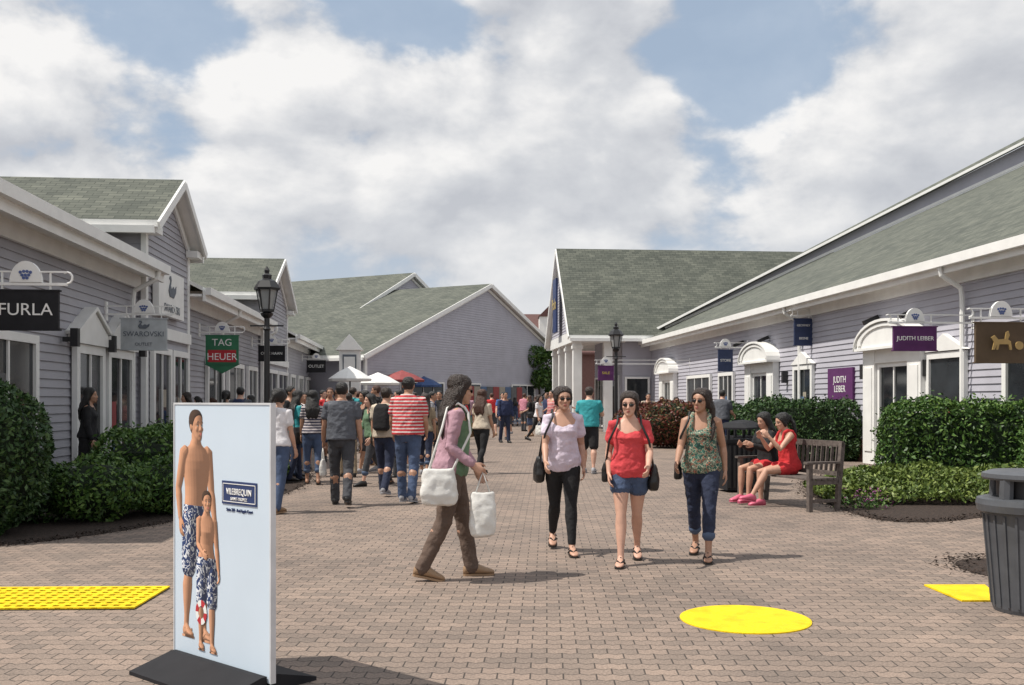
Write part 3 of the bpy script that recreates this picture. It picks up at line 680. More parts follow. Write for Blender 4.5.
def person(name,X,Y,H=1.68,head=0,male=False,skin=None,top=('tee',None),bottom=('pants',None),shoe=('shoe',None),hair=('long',None),
           L=(8,4,0),R=(-8,8,0),AL=(5,8,12,4),AR=(5,8,12,4),lean=3,yaw=0,pitch=0,glasses=False,near=False,seat=None,hem=.9,fat=1.0,bags=(),backpack=None,inner=None,curl=25):
    skin=skin or skinA
    sc=H/1.68; root=empty(name,(X,Y,0),rad(head),sc)
    vox=.0068 if near else .014
    lr=Matrix.Rotation(rad(lean),3,'X')
    def TU(p):
        p=V(p)-V((0,0,.95)); return lr@p+V((0,0,.95))
    hm=Matrix.Rotation(rad(yaw),3,'Z')@Matrix.Rotation(rad(pitch),3,'X')
    def TH(p): return TU(hm@V(p)+V((0,-.012,1.458)))
    J={}
    sw=.185 if male else .150
    for side,leg,arm,k in((1,L,AL,'L'),(-1,R,AR,'R')):
        hp=V((side*.085,0,.90)); a=rad(leg[0]); kn=rad(leg[1]); ab=leg[3] if len(leg)>3 else 2
        d1=V((side*sin(rad(ab)),-sin(a),-cos(a))).normalized(); knee=hp+d1*.42
        d2=V((0,-sin(a-kn),-cos(a-kn))).normalized(); ank=knee+d2*.405
        J['hip'+k],J['knee'+k],J['ank'+k],J['fp'+k]=hp,knee,ank,rad(leg[2])
        sh=TU((side*sw,.0,1.365)); f,b_,e,b2=[rad(x) for x in arm[:4]]
        u1=V((side*sin(b_),-sin(f)*cos(b_),-cos(f)*cos(b_))); el=sh+u1*.275
        u2=V((side*sin(b2),-sin(f+e)*cos(b2),-cos(f+e)*cos(b2))); wr=el+u2*.235
        J['sh'+k],J['el'+k],J['wr'+k],J['hd'+k]=sh,el,wr,u2
    low=9
    for k in'LR':
        ph=J['fp'+k]; f=V((0,-cos(ph),-sin(ph))); up=V((0,-sin(ph),cos(ph))); J['ff'+k]=f; J['fu'+k]=up
        for q in(-.055,.15): low=min(low,(J['ank'+k]+f*q-up*.085).z)
    dz=-low if seat is None else seat/sc+.095-.90
    root.location.z=dz*sc
    tors=TM if male else TF
    def ring(z,w,df,db,infl=0,tilt=0,n=24,yo=0):
        r=[]
        for i in range(n):
            t=2*pi*i/n; s,c=sin(t),cos(t)
            x=(w+infl)*math.copysign(abs(c)**.85,c); y=-(df+infl)*abs(s)**.9 if s>0 else (db+infl)*abs(s)**.9
            r.append(TU((x*fat if z<1.3 else x,y*fat+yo,z+tilt*max(s,-.3))))
        return r
    mb=MB()
    mb.loft([ring(*t) for t in tors],skin)
    mb.tube([TU((0,.0,1.40)),TU((0,-.008,1.46)),TH((0,.01,.05))],[.056,.048 if not male else .058,.048 if not male else .056],skin,n=14)
    nh=28 if near else 16
    mb.loft([[TH(headpt(2*pi*i/nh,z)) for i in range(nh)] for z in (0,.03,.08,.14,.2,.27,.34,.42,.5,.56,.62,.70,.78,.86,.92,.96,.99)],skin)
    mb.tube([TH((0,-.078,.135)),TH((0,-.094,.105)),TH((0,-.108,.083))],[.009,.011,.013],skin,n=8)
    mb.tube([TH((-.013,-.092,.080)),TH((.013,-.092,.080))],[.010,.010],skin,n=8)
    mb.tube([TH((-.045,-.070,.135)),TH((0,-.082,.138)),TH((.045,-.070,.135))],[.011,.011,.011],skin,n=8)
    mb.tube([TH((-.016,-.086,.052)),TH((0,-.092,.052)),TH((.016,-.086,.052))],[.008,.010,.008],skin,n=8)
    mb.ellip((0,-.078,.016),.024,.018,.017,skin,T=TH)
    for sg in(-1,1):
        mb.ellip((sg*.076,.012,.105),.010,.020,.032,skin,T=TH)
        mb.ellip((sg*.036,-.068,.088),.024,.018,.02,skin,T=TH)
    g=1.12 if male else 1.0
    bare=MB()
    for k,side in(('L',1),('R',-1)):
        hp,kn,an=J['hip'+k],J['knee'+k],J['ank'+k]; f,up=J['ff'+k],J['fu'+k]
        back=V((0,1,0))
        mb.tube([hp+V((0,0,.02)),hp.lerp(kn,.3),hp.lerp(kn,.7),kn,kn.lerp(an,.25)+back*.014,kn.lerp(an,.5)+back*.006,kn.lerp(an,.8),an],[.088*fat,.084*fat,.062*fat,.050,.056*g,.047*g,.033,.032],skin,n=14)
        rings=[]
        for q,w,h in((-.062,.016,.02),(-.045,.030,.034),(0,.033,.050),(.04,.034,.042),(.09,.041,.030),(.13,.044,.021),(.165,.036,.015),(.185,.018,.009)):
            c=an+f*q-up*(.075-h-.004); xx=V((1,0,0))
            rings.append([c+xx*(w*cos(t)+side*.006*max(q,0)/.1)+up*(h*sin(t)) for t in [i*pi/6 for i in range(12)]])
        mb.loft(rings,skin)
        sh,el,wr,u2=J['sh'+k],J['el'+k],J['wr'+k],J['hd'+k]
        ga=1.15 if male else 1.0
        mb.tube([sh-V((side*.03,0,-.01)),sh,sh.lerp(el,.3),sh.lerp(el,.75),el,el.lerp(wr,.25),el.lerp(wr,.7),wr],[.048*ga,.052*ga,.045*ga,.039*ga,.034*ga,.037*ga,.028*ga,.023*ga],skin,n=12)
        hb=mb if near else bare
        dirh=u2; med=V((-side,0,0)); med=(med-dirh*med.dot(dirh)).normalized(); fw=dirh.cross(med)
        if fw.y>0 or (abs(fw.y)<.1 and fw.z<0): fw=-fw
        def H_(a,b_,c): return wr+dirh*a+fw*b_+med*c
        rings=[]
        for a,w,t in((-.01,.024,.018),(.02,.030,.016),(.055,.038,.015),(.085,.038,.012),(.092,.034,.009)):
            rings.append([H_(a,w*cos(q),t*sin(q)) for q in [i*pi/6 for i in range(12)]])
        hb.loft(rings,skin)
        cu=rad(curl if not any(b[0]=='hand' and b[1]==k for b in bags) else 62)
        for i,(off,ln) in enumerate(((.029,.068),(.010,.077),(-.010,.072),(-.029,.056))):
            p=H_(.082,off,.0); P=[p]; an_=cu*.6+i*.05
            for sg_ in(.45,.32,.25):
                p=p+(dirh*cos(an_)+med*sin(an_)+fw*off*.8)*ln*sg_; P.append(p); an_+=cu*.9
            hb.tube(P,[.0092,.0088,.008,.007],skin,n=7)
        hb.tube([H_(.012,.022,.004),H_(.042,.046,.012),H_(.066,.054,.02),H_(.088,.052,.026)],[.013,.012,.010,.008],skin,n=7)
    o=mb.build('body',root,True); finish(o,vox,2)
    if not near: bare.build('hands',root,True,fix=True)
    fb=MB()
    for sg in(-1,1):
        if not glasses:
            fb.ellip((sg*.031,-.0785,.112),.012,.0055,.0055,eyeW,T=TH,n=10,k=6); fb.ellip((sg*.031,-.0830,.112),.006,.003,.0055,eyeD,T=TH,n=8,k=6)
            fb.tube([TH((sg*.044,-.0795,.116)),TH((sg*.031,-.0865,.119)),TH((sg*.018,-.0845,.116))],[.0018,.0022,.0016],eyeD,n=5)
        else:
            fb.ellip((sg*.0295,-.0885,.113),.0235,.006,.0165,lens,T=TH,n=14,k=8)
            fb.tube([TH((sg*.052,-.085,.121)),TH((sg*.074,-.04,.121)),TH((sg*.078,.01,.115))],[.003,.003,.003],lens,n=6)
        fb.tube([TH((sg*.046,-.081,.139)),TH((sg*.030,-.091,.143)),TH((sg*.016,-.091,.140))],[.0022,.003,.0022],hair[1] or hairD,n=6)
    if glasses: fb.tube([TH((-.010,-.094,.117)),TH((.010,-.094,.117))],[.003,.003],lens,n=6)
    fb.ellip((0,-.0975,.055),.019,.006,.0045,lipM,T=TH,n=12,k=6); fb.ellip((0,-.0965,.046),.016,.006,.0055,lipM,T=TH,n=12,k=6)
    fb.build('face_details',root,True,fix=True)
    ht,hc=hair; hc=hc or hairD
    hb=MB(); nn=28; rings=[]
    for t in(0,.12,.3,.5,.7,.85,.95,1):
        r=[]
        for i in range(nn):
            ph=2*pi*i/nn; s=sin(ph)
            if ht=='short': zl=np.interp(s,[-1,-.2,.25,.6,1],[.16,.32,.52,.78,.86])
            else: zl=np.interp(s,[-1,-.1,.3,.65,.85,1],[.08,.16,.40,.70,.78,.85])
            z=zl+(1.0-zl)*t
            inf=(.010 if ht=='short' else .016)*min(1,.3+t*4)+ (.008 if s<0 and ht!='short' else 0)
            p=headpt(ph,z,inf); p.z+=(.016 if ht!='short' else .010)*t
            r.append(TH(p))
        rings.append(r)
    hb.loft(rings,hc)
    if ht=='long':
        for i in range(11):
            x=.078*math.sin((i-5)*.27); yb=.085*cos((i-5)*.27)
            w=random.uniform(-.015,.015); ln=random.uniform(.8,1.15)
            hb.tube([TH((x*.9,yb*.6,.16)),TH((x*1.15+w,yb*1.02+.01,.06)),TU((x*1.35-w,yb*.95+.035,1.42)),TU((x*1.4+w,.115+yb*.15,1.34)),TU((x*1.3-w,.11+yb*.1,1.34-.11*ln)),TU((x*1.1,.105,1.34-.17*ln))],[.03,.030,.027,.025,.02,.007],hc,n=8)
        for sg in(-1,1):
            hb.tube([TH((sg*.055,-.025,.17)),TH((sg*.080,-.005,.11)),TH((sg*.083,.01,.04)),TU((sg*.093,-.015,1.41)),TU((sg*.100,-.05,1.33)),TU((sg*.095,-.075,1.26))],[.018,.017,.019,.020,.019,.009],hc,n=8)
    if ht=='tied':
        hb.ellip((0,.115,.13),.045,.05,.05,hc,T=TH)
        hb.tube([TH((0,.13,.12)),TH((.03,.15,.05)),TU((.05,.13,1.40)),TU((.06,.125,1.30))],[.035,.032,.028,.012],hc,n=8)
        for sg in(-1,1): hb.tube([TH((sg*.06,-.03,.17)),TH((sg*.081,-.01,.11)),TH((sg*.082,.012,.05))],[.014,.014,.01],hc,n=8)
    if ht=='side':
        hb.tube([TH((.05,.08,.12)),TH((.095,.05,.03)),TU((.11,-.01,1.39)),TU((.12,-.09,1.30)),TU((.11,-.12,1.20))],[.035,.033,.030,.026,.012],hc,n=8)
        for sg in(-1,1): hb.tube([TH((sg*.05,-.04,.18)),TH((sg*.083,-.01,.11)),TH((sg*.08,.02,.04))],[.017,.018,.016],hc,n=8)
    o=hb.build('hair',root,True); finish(o,vox*1.1 if near else .014,1,.012 if ht!='short' else .005,.022)
    tt,tm=top[0],top[1]
    infl=.012 if not male else .018
    def shirt(kind,m,infl,nm,hem,yo=0,frontcut=0):
        tb=MB(); rs=[]
        zt={'tee':1.412,'long':1.42,'tank':1.335,'cardi':1.42,'polo':1.44}[kind]
        zs=[t for t in tors if hem<t[0]<zt-.015]
        h0=[np.interp(hem,[t[0] for t in tors],[t[j] for t in tors]) for j in(1,2,3)]
        lo=[hem]+h0
        h1=[np.interp(zt,[t[0] for t in tors],[t[j] for t in tors]) for j in(1,2,3)]
        tl={'tee':-.055,'long':-.03,'tank':-.03,'cardi':-.02,'polo':-.015}[kind]
        for t in [lo]+zs+[[zt]+h1]:
            z=t[0]; ex=infl+(.016 if z<1.15 else 0)+(.012 if male and z<1.2 else 0)
            rs.append(ring(t[0],t[1],t[2]-frontcut,t[3],ex,tl*max(0,(z-1.25)/(zt-1.25)),yo=yo))
        tb.loft(rs,m)
        if kind=='tank':
            for x in(-.085,.085): tb.tube([TU((x,-.108,1.28)),TU((x,-.100,1.34)),TU((x*.95,-.062,1.41)),TU((x*.95,.0,1.437)),TU((x,.07,1.41)),TU((x,.098,1.34)),TU((x,.1,1.28))],[.022]*7,m,n=8)
        else:
            fr_={'tee':.60,'polo':.66,'long':2,'cardi':2}[kind]
            for k,side in(('L',1),('R',-1)):
                sh,el,wr=J['sh'+k],J['el'+k],J['wr'+k]; ga=(1.15 if male else 1.0)
                if fr_<1: P=[sh-V((side*.055,0,-.012)),sh,sh.lerp(el,fr_*.5),sh.lerp(el,fr_)]; Q=[.050*ga,.062*ga,.060*ga,.060*ga]
                else: P=[sh-V((side*.055,0,-.012)),sh,sh.lerp(el,.5),el,el.lerp(wr,.5),el.lerp(wr,.95)]; Q=[.050*ga,.062*ga,.054*ga,.048*ga,.042*ga,.035*ga]
                tb.tube(P,Q,m,n=14)
        o=tb.build(nm,root,True); finish(o,vox*1.1,2,.026 if near else .024,.075)
    if inner: shirt('tank',inner,.014,'undershirt',hem+.02)
    shirt(tt,tm,infl+(.006 if inner else 0),'top_garment',hem,yo=.012 if inner else 0,frontcut=.035 if inner else 0) if tt!='none' else None
    bt,bm=bottom[0],bottom[1]
    bb=MB(); rs=[]
    for t in tors[0:5]:
        if t[0]<=1.0: rs.append(ring(t[0],t[1],t[2],t[3],.010))
    bb.loft(rs,bm)
    for k in'LR':
        hp,kn,an=J['hip'+k],J['knee'+k],J['ank'+k]; back=V((0,1,0))
        if bt=='tight': P=[hp,hp.lerp(kn,.35),hp.lerp(kn,.75),kn,kn.lerp(an,.25)+back*.01,kn.lerp(an,.6),kn.lerp(an,.93)]; Q=[.096*fat,.092*fat,.069*fat,.058,.063,.049,.040]
        elif bt=='pants': P=[hp,hp.lerp(kn,.35),hp.lerp(kn,.75),kn,kn.lerp(an,.3),kn.lerp(an,.65),kn.lerp(an,1.06)]; Q=[.100,.096,.077,.069,.067,.062,.062]
        elif bt=='capri': P=[hp,hp.lerp(kn,.35),hp.lerp(kn,.75),kn,kn.lerp(an,.3),kn.lerp(an,.62)]; Q=[.098,.094,.073,.064,.063,.057]
        elif bt=='shorts': P=[hp,hp.lerp(kn,.2),hp.lerp(kn,.42)]; Q=[.104,.104,.104]
        elif bt=='longshorts': P=[hp,hp.lerp(kn,.4),hp.lerp(kn,.95)]; Q=[.104,.104,.092]
        if bt!='skirt': bb.tube(P,Q,bm,n=16)
    if bt=='skirt':
        kz=min(J['kneeL'].z,J['kneeR'].z); bb.loft([ring(.95,.165,.10,.11,.012),ring(.8,.18,.12,.14,.02),ring(kz+.1,.2,.16,.17,.02),ring(kz,.22,.18,.19,.02)],bm)
    o=bb.build('bottom_garment',root,True); finish(o,vox*1.1,2,(.018 if bt not in('tight',) else .008) if near else .006,.06)
    if bt=='capri':
        cb=MB()
        for k in'LR':
            kn,an=J['knee'+k],J['ank'+k]; cb.tube([kn.lerp(an,.55),kn.lerp(an,.63)],[.063,.063],C('denim_cuff',(.07,.105,.18)),n=16)
        cb.build('turned_cuffs',root,True,fix=True)
    st,sm=shoe
    sb=MB()
    for k,side in(('L',1),('R',-1)):
        an,f,up=J['ank'+k],J['ff'+k],J['fu'+k]; xx=V((1,0,0))
        out=[]
        for q,w in((-.068,.012),(-.055,.030),(-.02,.036),(.04,.036),(.09,.045),(.14,.047),(.175,.038),(.195,.016)): out.append((q,w))
        top_=[an+f*q+xx*(w+side*.006*max(q,0)/.1)-up*.068 for q,w in out]+[an+f*q-xx*(w-side*.006*max(q,0)/.1)-up*.068 for q,w in out[::-1]]
        sb.prism(top_,-up*.018,sm)
        if st=='shoe':
            rings=[]
            for q,w,h in((-.068,.02,.03),(-.05,.036,.044),(0,.040,.056),(.04,.040,.048),(.09,.047,.036),(.13,.050,.028),(.17,.040,.021),(.195,.020,.012)):
                c=an+f*q-up*(.075-h-.001)
                rings.append([c+xx*(w*cos(t)+side*.006*max(q,0)/.1)+up*(h*sin(t)) for t in [i*pi/6 for i in range(12)]])
            sb.loft(rings,sm)
        else:
            for s2 in(-1,1): sb.tube([an+f*.135-up*.040,an+f*.10+xx*s2*.028-up*.020,an+f*.05+xx*s2*.042-up*.050],[.009,.010,.010],sm,n=6)
            if st=='sandal': sb.tube([an+f*.03+xx*.036-up*.02,an+f*.05+up*.004,an+f*.03-xx*.036-up*.02],[.009]*3,sm,n=6)
    sb.build('footwear',root,True if st=='shoe' else False,fix=True)
    for bg in bags:
        kind,k,bmn,dims=bg[:4]; w,h,t=dims; bag=MB()
        if kind=='hand':
            hd=J['wr'+k]+J['hd'+k]*.10; c=V((hd.x,hd.y,hd.z)); drop=.16
        else:
            sd=1 if k=='L' else -1; c=V((sd*(.235 if not male else .26),bg[4] if len(bg)>4 else .02,bg[5] if len(bg)>5 else 1.02)); drop=0
        rings=[]
        for q,sw_,st_ in((0,.55,.5),(.06,.85,.9),(.3,1.0,1.0),(.65,.92,.8),(.92,.85,.45),(1.0,.8,.35)):
            z=c.z-drop-h+h*q
            rings.append([V((c.x+t/2*st_*math.copysign(abs(sin(a))**.7,sin(a)),c.y+w/2*sw_*math.copysign(abs(cos(a))**.6,cos(a)),z)) for a in [i*pi/10 for i in range(20)]])
        bag.loft(rings,bmn)
        o=bag.build('bag',root,True); finish(o,.012,2,.028,.09)
        st=MB()
        ty=c.z-drop-.01
        if kind=='hand':
            for s2 in(-1,1): st.tube([V((c.x+s2*.015,c.y-w*.3,ty-.03)),V((c.x+s2*.008,c.y-w*.12,ty+drop*.6)),V((c.x,c.y,hd.z+.0)),V((c.x+s2*.008,c.y+w*.12,ty+drop*.6)),V((c.x+s2*.015,c.y+w*.3,ty-.03))],[.006]*5,bmn,n=6)
        else:
            ex=V((sd*(.11 if not male else .13),0,0))
            st.tube([V((c.x,c.y-w*.3,ty-.04)),TU((sd*.19,-.11,1.22)),TU((ex.x*1.05,-.088,1.38)),TU((ex.x,-.055,1.425)),TU((ex.x,.0,1.455)),TU((ex.x,.085,1.41)),TU((sd*.18,.12,1.25)),V((c.x,c.y+w*.3,ty-.04))],[.011]*8,bmn,n=6)
        st.build('bag_straps',root,True,fix=True)
    if backpack:
        bag=MB(); rings=[]
        for q,s_w,s_t in((0,.7,.6),(.08,.95,1),(.5,1,1),(.85,.9,.8),(1,.55,.4)):
            z=1.0+.42*q; rings.append([TU((.14*s_w*math.copysign(abs(cos(a))**.6,cos(a)),.17+.075*s_t*math.copysign(abs(sin(a))**.7,sin(a)),z)) for a in [i*pi/10 for i in range(20)]])
        bag.loft(rings,backpack)
        for x in(-.1,.1): bag.tube([TU((x,.12,1.38)),TU((x,.02,1.44)),TU((x,-.10,1.36)),TU((x*1.3,-.12,1.22)),TU((x*1.5,.02,1.08))],[.018]*5,backpack,n=8)
        o=bag.build('backpack',root,True); finish(o,.014,2)
    return root,J

denim=cloth('denim',(.06,.09,.165)); denimD=cloth('dark_denim',(.02,.028,.06)); blackC=cloth('black',(.012,.012,.014)); greyD=cloth('charcoal',(.05,.052,.06)); greyM=cloth('slate_tee',(.085,.092,.11))
whiteC=cloth('white',(.70,.68,.70)); lilac=cloth('pale_lilac',(.66,.58,.68)); coral=cloth('coral_red',(.60,.06,.07)); mauve=cloth('mauve',(.40,.24,.29)); brownC=cloth('brown',(.115,.078,.06))
tealC=cloth('teal',(.03,.28,.31)); navyC=cloth('navy',(.02,.03,.08)); khaki=cloth('khaki',(.28,.22,.15)); cream=cloth('cream',(.50,.43,.34)); pinkC=cloth('pink',(.50,.2,.26)); redC=cloth('red',(.50,.025,.03)); oliveC=cloth('olive_green',(.12,.20,.12)); greyL=cloth('light_grey',(.32,.32,.34)); blueC=cloth('blue',(.05,.12,.32)); orangeC=cloth('orange',(.45,.14,.03)); yel=cloth('yellow',(.4,.33,.08))
tan=C('tan_leather',(.30,.19,.11),rough=.5); blk=C('black_leather',(.015,.014,.014),rough=.4); pinkS=C('pink_shoe',(.6,.12,.2),rough=.4); whitebag=C('white_bag',(.66,.65,.62),rough=.45,var=.06,bump=.5,bscale=10)
stripeR=m_stripes('cloth_red_white_stripe',(.48,.03,.04),(.60,.52,.50),22,.6); stripeN=m_stripes('cloth_navy_red_stripe',(.03,.03,.06),(.5,.45,.45),20,.5)
floral=m_floral('cloth_green_floral',[(0,(.02,.06,.05)),(.40,(.04,.15,.11)),(.48,(.50,.46,.34)),(.53,(.03,.09,.07)),(.60,(.42,.16,.10)),(.66,(.02,.05,.04))],24)

person('woman_in_mauve_cardigan',-.50,8.42,1.71,head=98,skin=skinC,top=('cardi',mauve),inner=oliveC,bottom=('pants',brownC),shoe=('shoe',tan),hair=('long',hairD),
  L=(13,3,0),R=(-11,14,12),AL=(12,6,20,2),AR=(-14,8,66,6),lean=4,near=True,glasses=True,yaw=12,hem=.84,bags=(('shoulder','R',whitebag,(.31,.30,.15),.13,.93),('hand','R',whitebag,(.23,.36,.15))),pitch=6)
person('woman_in_white_top',.50,9.85,1.64,head=3,skin=skinC,top=('tee',lilac),bottom=('tight',blackC),shoe=('sandal',blk),hair=('tied',hairD),
  L=(16,3,0,-2),R=(-15,22,16,-2),AL=(-14,9,34,3),AR=(18,8,28,2),lean=3,near=True,glasses=True,yaw=8,hem=.84,bags=(('shoulder','R',blk,(.28,.26,.12),.06,.98),))
person('woman_in_red_top',1.08,9.2,1.585,head=-8,skin=skinA,top=('tee',coral),bottom=('shorts',denim),shoe=('sandal',blk),hair=('tied',hairD),
  L=(-13,18,12,-2),R=(16,3,0,-1),AL=(14,10,42,-4),AR=(-10,11,38,-2),lean=3,near=True,glasses=True,yaw=-4,pitch=4,hem=.86,fat=1.06,bags=(('shoulder','L',blk,(.24,.26,.11),.05,.98),('shoulder','R',blk,(.15,.2,.08),.05,1.0)))
person('woman_in_floral_top',1.80,9.5,1.62,head=-16,skin=skinB,top=('tank',floral),bottom=('capri',denimD),shoe=('sandal',blk),hair=('side',hairD),
  L=(18,6,0,0),R=(-15,12,8,0),AL=(-20,11,30,6),AR=(20,9,34,3),lean=3,near=True,yaw=-20,hem=.86,fat=1.03,glasses=True,bags=(('shoulder','R',blk,(.2,.22,.08),.06,1.0),))

person('man_in_grey_tshirt',-2.42,14.2,1.76,head=185,male=True,skin=skinB,top=('tee',greyM),bottom=('pants',greyD),shoe=('shoe',blk),hair=('short',hairB),L=(14,4,0),R=(-15,20,15),AL=(8,10,14,6),AR=(-6,10,10,6),near=True,bags=(('hand','L',whitebag,(.2,.24,.1)),))
person('man_in_striped_shirt',-1.53,14.7,1.83,head=172,male=True,skin=skinB,top=('polo',stripeR),bottom=('pants',denim),shoe=('shoe',greyL),hair=('short',hairB),L=(8,4,0),R=(-9,12,8),AL=(6,10,30,4),AR=(4,9,40,-5),near=True,fat=1.06)
person('man_with_backpack',-2.0,15.8,1.7,head=165,male=True,skin=skinC,top=('tee',cream),bottom=('pants',denimD),shoe=('shoe',greyL),hair=('short',hairD),L=(12,4,0),R=(-12,18,10),backpack=blackC)
person('woman_in_cream_blouse',-.62,20.3,1.72,head=150,skin=skinB,top=('tee',cream),bottom=('tight',blackC),shoe=('shoe',blk),hair=('long',hairR),L=(16,6,0),R=(-14,20,14),bags=(('shoulder','L',tan,(.3,.28,.12)),))
person('man_in_teal_tshirt',1.58,20.5,1.76,head=170,male=True,skin=skinA,top=('tee',tealC),bottom=('longshorts',blackC),shoe=('shoe',greyL),hair=('short',hairD),AR=(30,12,70,0))
person('woman_in_white_shirt',-3.12,13.3,1.64,head=160,skin=skinC,top=('tee',whiteC),bottom=('pants',denim),shoe=('shoe',tan),hair=('tied',hairB))
person('woman_in_striped_top',-3.55,17.8,1.66,head=190,skin=skinB,top=('tee',stripeN),bottom=('capri',denim),shoe=('sandal',blk),hair=('long',hairB))
person('woman_in_teal_vest',-3.95,18.3,1.66,head=120,skin=skinB,top=('tee',tealC),bottom=('pants',denimD),shoe=('shoe',blk),hair=('long',hairB),bags=(('shoulder','R',blk,(.3,.3,.14)),))
person('man_in_black_tshirt',-4.35,19.5,1.76,head=80,male=True,skin=skinB,top=('tee',blackC),bottom=('pants',denim),shoe=('shoe',blk),hair=('short',hairB),AL=(20,10,60,0))
person('woman_in_pink_top',-3.2,19.5,1.62,head=200,skin=skinC,top=('tee',pinkC),bottom=('pants',khaki),shoe=('shoe',blk),hair=('long',hairD))
person('woman_in_black_dress',-2.25,18.0,1.6,head=170,skin=skinB,top=('tee',blackC),bottom=('skirt',blackC),shoe=('sandal',blk),hair=('long',hairB),bags=(('shoulder','L',khaki,(.3,.25,.12)),))
person('woman_at_shop_door',-6.62,15.6,1.68,head=100,skin=skinB,top=('long',blackC),bottom=('pants',blackC),shoe=('shoe',blk),hair=('long',hairB))
person('man_in_navy_shirt',-.25,35,1.78,head=20,male=True,skin=skinB,top=('long',navyC),bottom=('pants',denimD),shoe=('shoe',blk),hair=('short',hairB))
person('woman_walking_in_black',.95,36,1.72,head=60,skin=skinA,top=('tee',whiteC),bottom=('tight',blackC),shoe=('shoe',blk),hair=('long',hairD),L=(22,5,0),R=(-20,20,14),bags=(('hand','R',whitebag,(.3,.35,.12)),))
p=BC+bax*-.02+bbk*.06
person('seated_woman_in_red_dress',p.x,p.y,1.66,head=-76,skin=skinC,top=('tank',redC),bottom=('shorts',redC),shoe=('shoe',pinkS),hair=('tied',hairB),L=(84,52,-10,0),R=(80,84,0,4),AL=(45,8,95,-12),AR=(40,8,100,-15),seat=.45,near=True,lean=8,pitch=8,hem=.86)
p=BC+bax*-.55+bbk*.08
person('seated_companion_in_black',p.x,p.y,1.66,head=-64,skin=skinC,top=('long',blackC),bottom=('shorts',redC),shoe=('shoe',pinkS),hair=('long',hairB),L=(84,80,0,2),R=(84,84,0,2),AL=(30,8,80,-15),AR=(30,8,80,-15),seat=.45,lean=4,pitch=12)

tops=[blackC,whiteC,tealC,navyC,pinkC,redC,greyM,greyL,blueC,navyC,cream,oliveC,stripeN,stripeR,mauve,khaki,blackC,greyM]
bots=[denim,denimD,blackC,khaki,greyD,navyC]
rnd=random.Random(5)
crowd=[(188,21.5),(226,21),(240,22.5),(252,24),(283,22.5),(305,22),(330,24),(322,28),(343,21),(352,25),(366,20.5),(372,17.5),(378,23),(392,19.5),(386,27),(400,24),(413,22),(425,20),(431,26),(440,30),(418,30),(405,33),(395,36),(360,33),(347,36),(335,38),(372,38),(450,34),(460,24),(467,38),(444,42),(430,44),(415,46),(478,45),(492,42),(510,44),(524,48),(548,40),(553,34),(568,46),(503,38),(380,46),(455,50),(470,54),(497,56),(515,58),(536,52),(648,36),(662,40),(708,34),(722,27.5),(676,33),
 (198,26),(213,27.5),(268,28),(295,26),(310,31),(328,33),(358,29),(383,31),(408,38),(424,36),(436,38),(486,50),(462,46),(530,41),(542,45),(448,28),(365,42),(390,41),(560,38),(345,43),(575,52)]
for px,Y in crowd:
    ml=rnd.random()<.5; hd=rnd.choice([0,10,-15,180,170,190,200,150,90,-90,60,-60]); a=rnd.uniform(4,18)
    person('man_pedestrian' if ml else 'woman_pedestrian',(px-512)/1000*Y,Y,rnd.uniform(1.68,1.84) if ml else rnd.uniform(1.56,1.70),head=hd,male=ml,skin=rnd.choice([skinA,skinB,skinC]),
      top=(rnd.choice(['tee','tee','polo','long']),rnd.choice(tops)),bottom=(rnd.choice(['pants','pants','capri','longshorts','tight'] if not ml else ['pants','pants','longshorts']),rnd.choice(bots)),shoe=('shoe',rnd.choice([blk,greyL,tan])),
      hair=('short' if ml else rnd.choice(['long','tied','long']),rnd.choice([hairD,hairB,hairB,hairR])),L=(a,5,0),R=(-a,a,a*.7),AL=(rnd.uniform(-12,30),9,rnd.uniform(10,70),3),AR=(rnd.uniform(-12,20),9,rnd.uniform(10,60),3),
      backpack=rnd.choice([None,None,None,blackC,navyC]),bags=rnd.choice([(),(),(('hand','R',whitebag,(.28,.32,.1)),),(('shoulder','L',blk,(.28,.26,.12)),)]))

# ------------------------------------------------------------------ poster stand
th=rad(-40.6)
pst=empty('advertising_poster_stand',(-1.91,5.70,0),th)
mb=MB(); mb.box(WF,0,.90,-.012,.012,.05,1.475,M['panel']); mb.build('panel',pst)
al=C('aluminium_edge',(.6,.61,.63),rough=.35); mb=MB()
for q in((-.010,0,.05,1.485),(.90,.910,.05,1.485),(0,.90,1.475,1.485)): mb.box(WF,q[0],q[1],-.016,.016,q[2],q[3],al)
mb.build('edge_frame',pst)
mb=MB()
for sgn in(-1,1):
    cs=[(sgn*.30,0),(sgn*.30,.02),(sgn*.05,.085),(sgn*.018,.085),(sgn*.018,0)]
    mb.prism([V((.02,y,z)) for y,z in cs],(.86,0,0),M['blackm'])
mb.build('weighted_base',pst)
mb=MB(); mb.box(WF,.475,.79,-.0165,-.0125,.945,1.068,M['navy']); mb.build('logo_box',pst)
mb=MB()
for q in((.485,.78,1.052,1.056),(.485,.78,.957,.961),(.485,.489,.957,1.056),(.776,.78,.957,1.056)): mb.box(WF,q[0],q[1],-.0185,-.0168,q[2],q[3],M['white'])
mb.build('logo_border',pst)
text(pst,'VILEBREQUIN',.047,(.633,-.0185,1.012),0,M['white'],sx=.80); text(pst,'SAINT-TROPEZ',.022,(.633,-.0185,.975),0,M['white'])
text(pst,'Suite 228 - Red Apple Court',.024,(.633,-.014,.915),0,M['navy'],sx=.85)
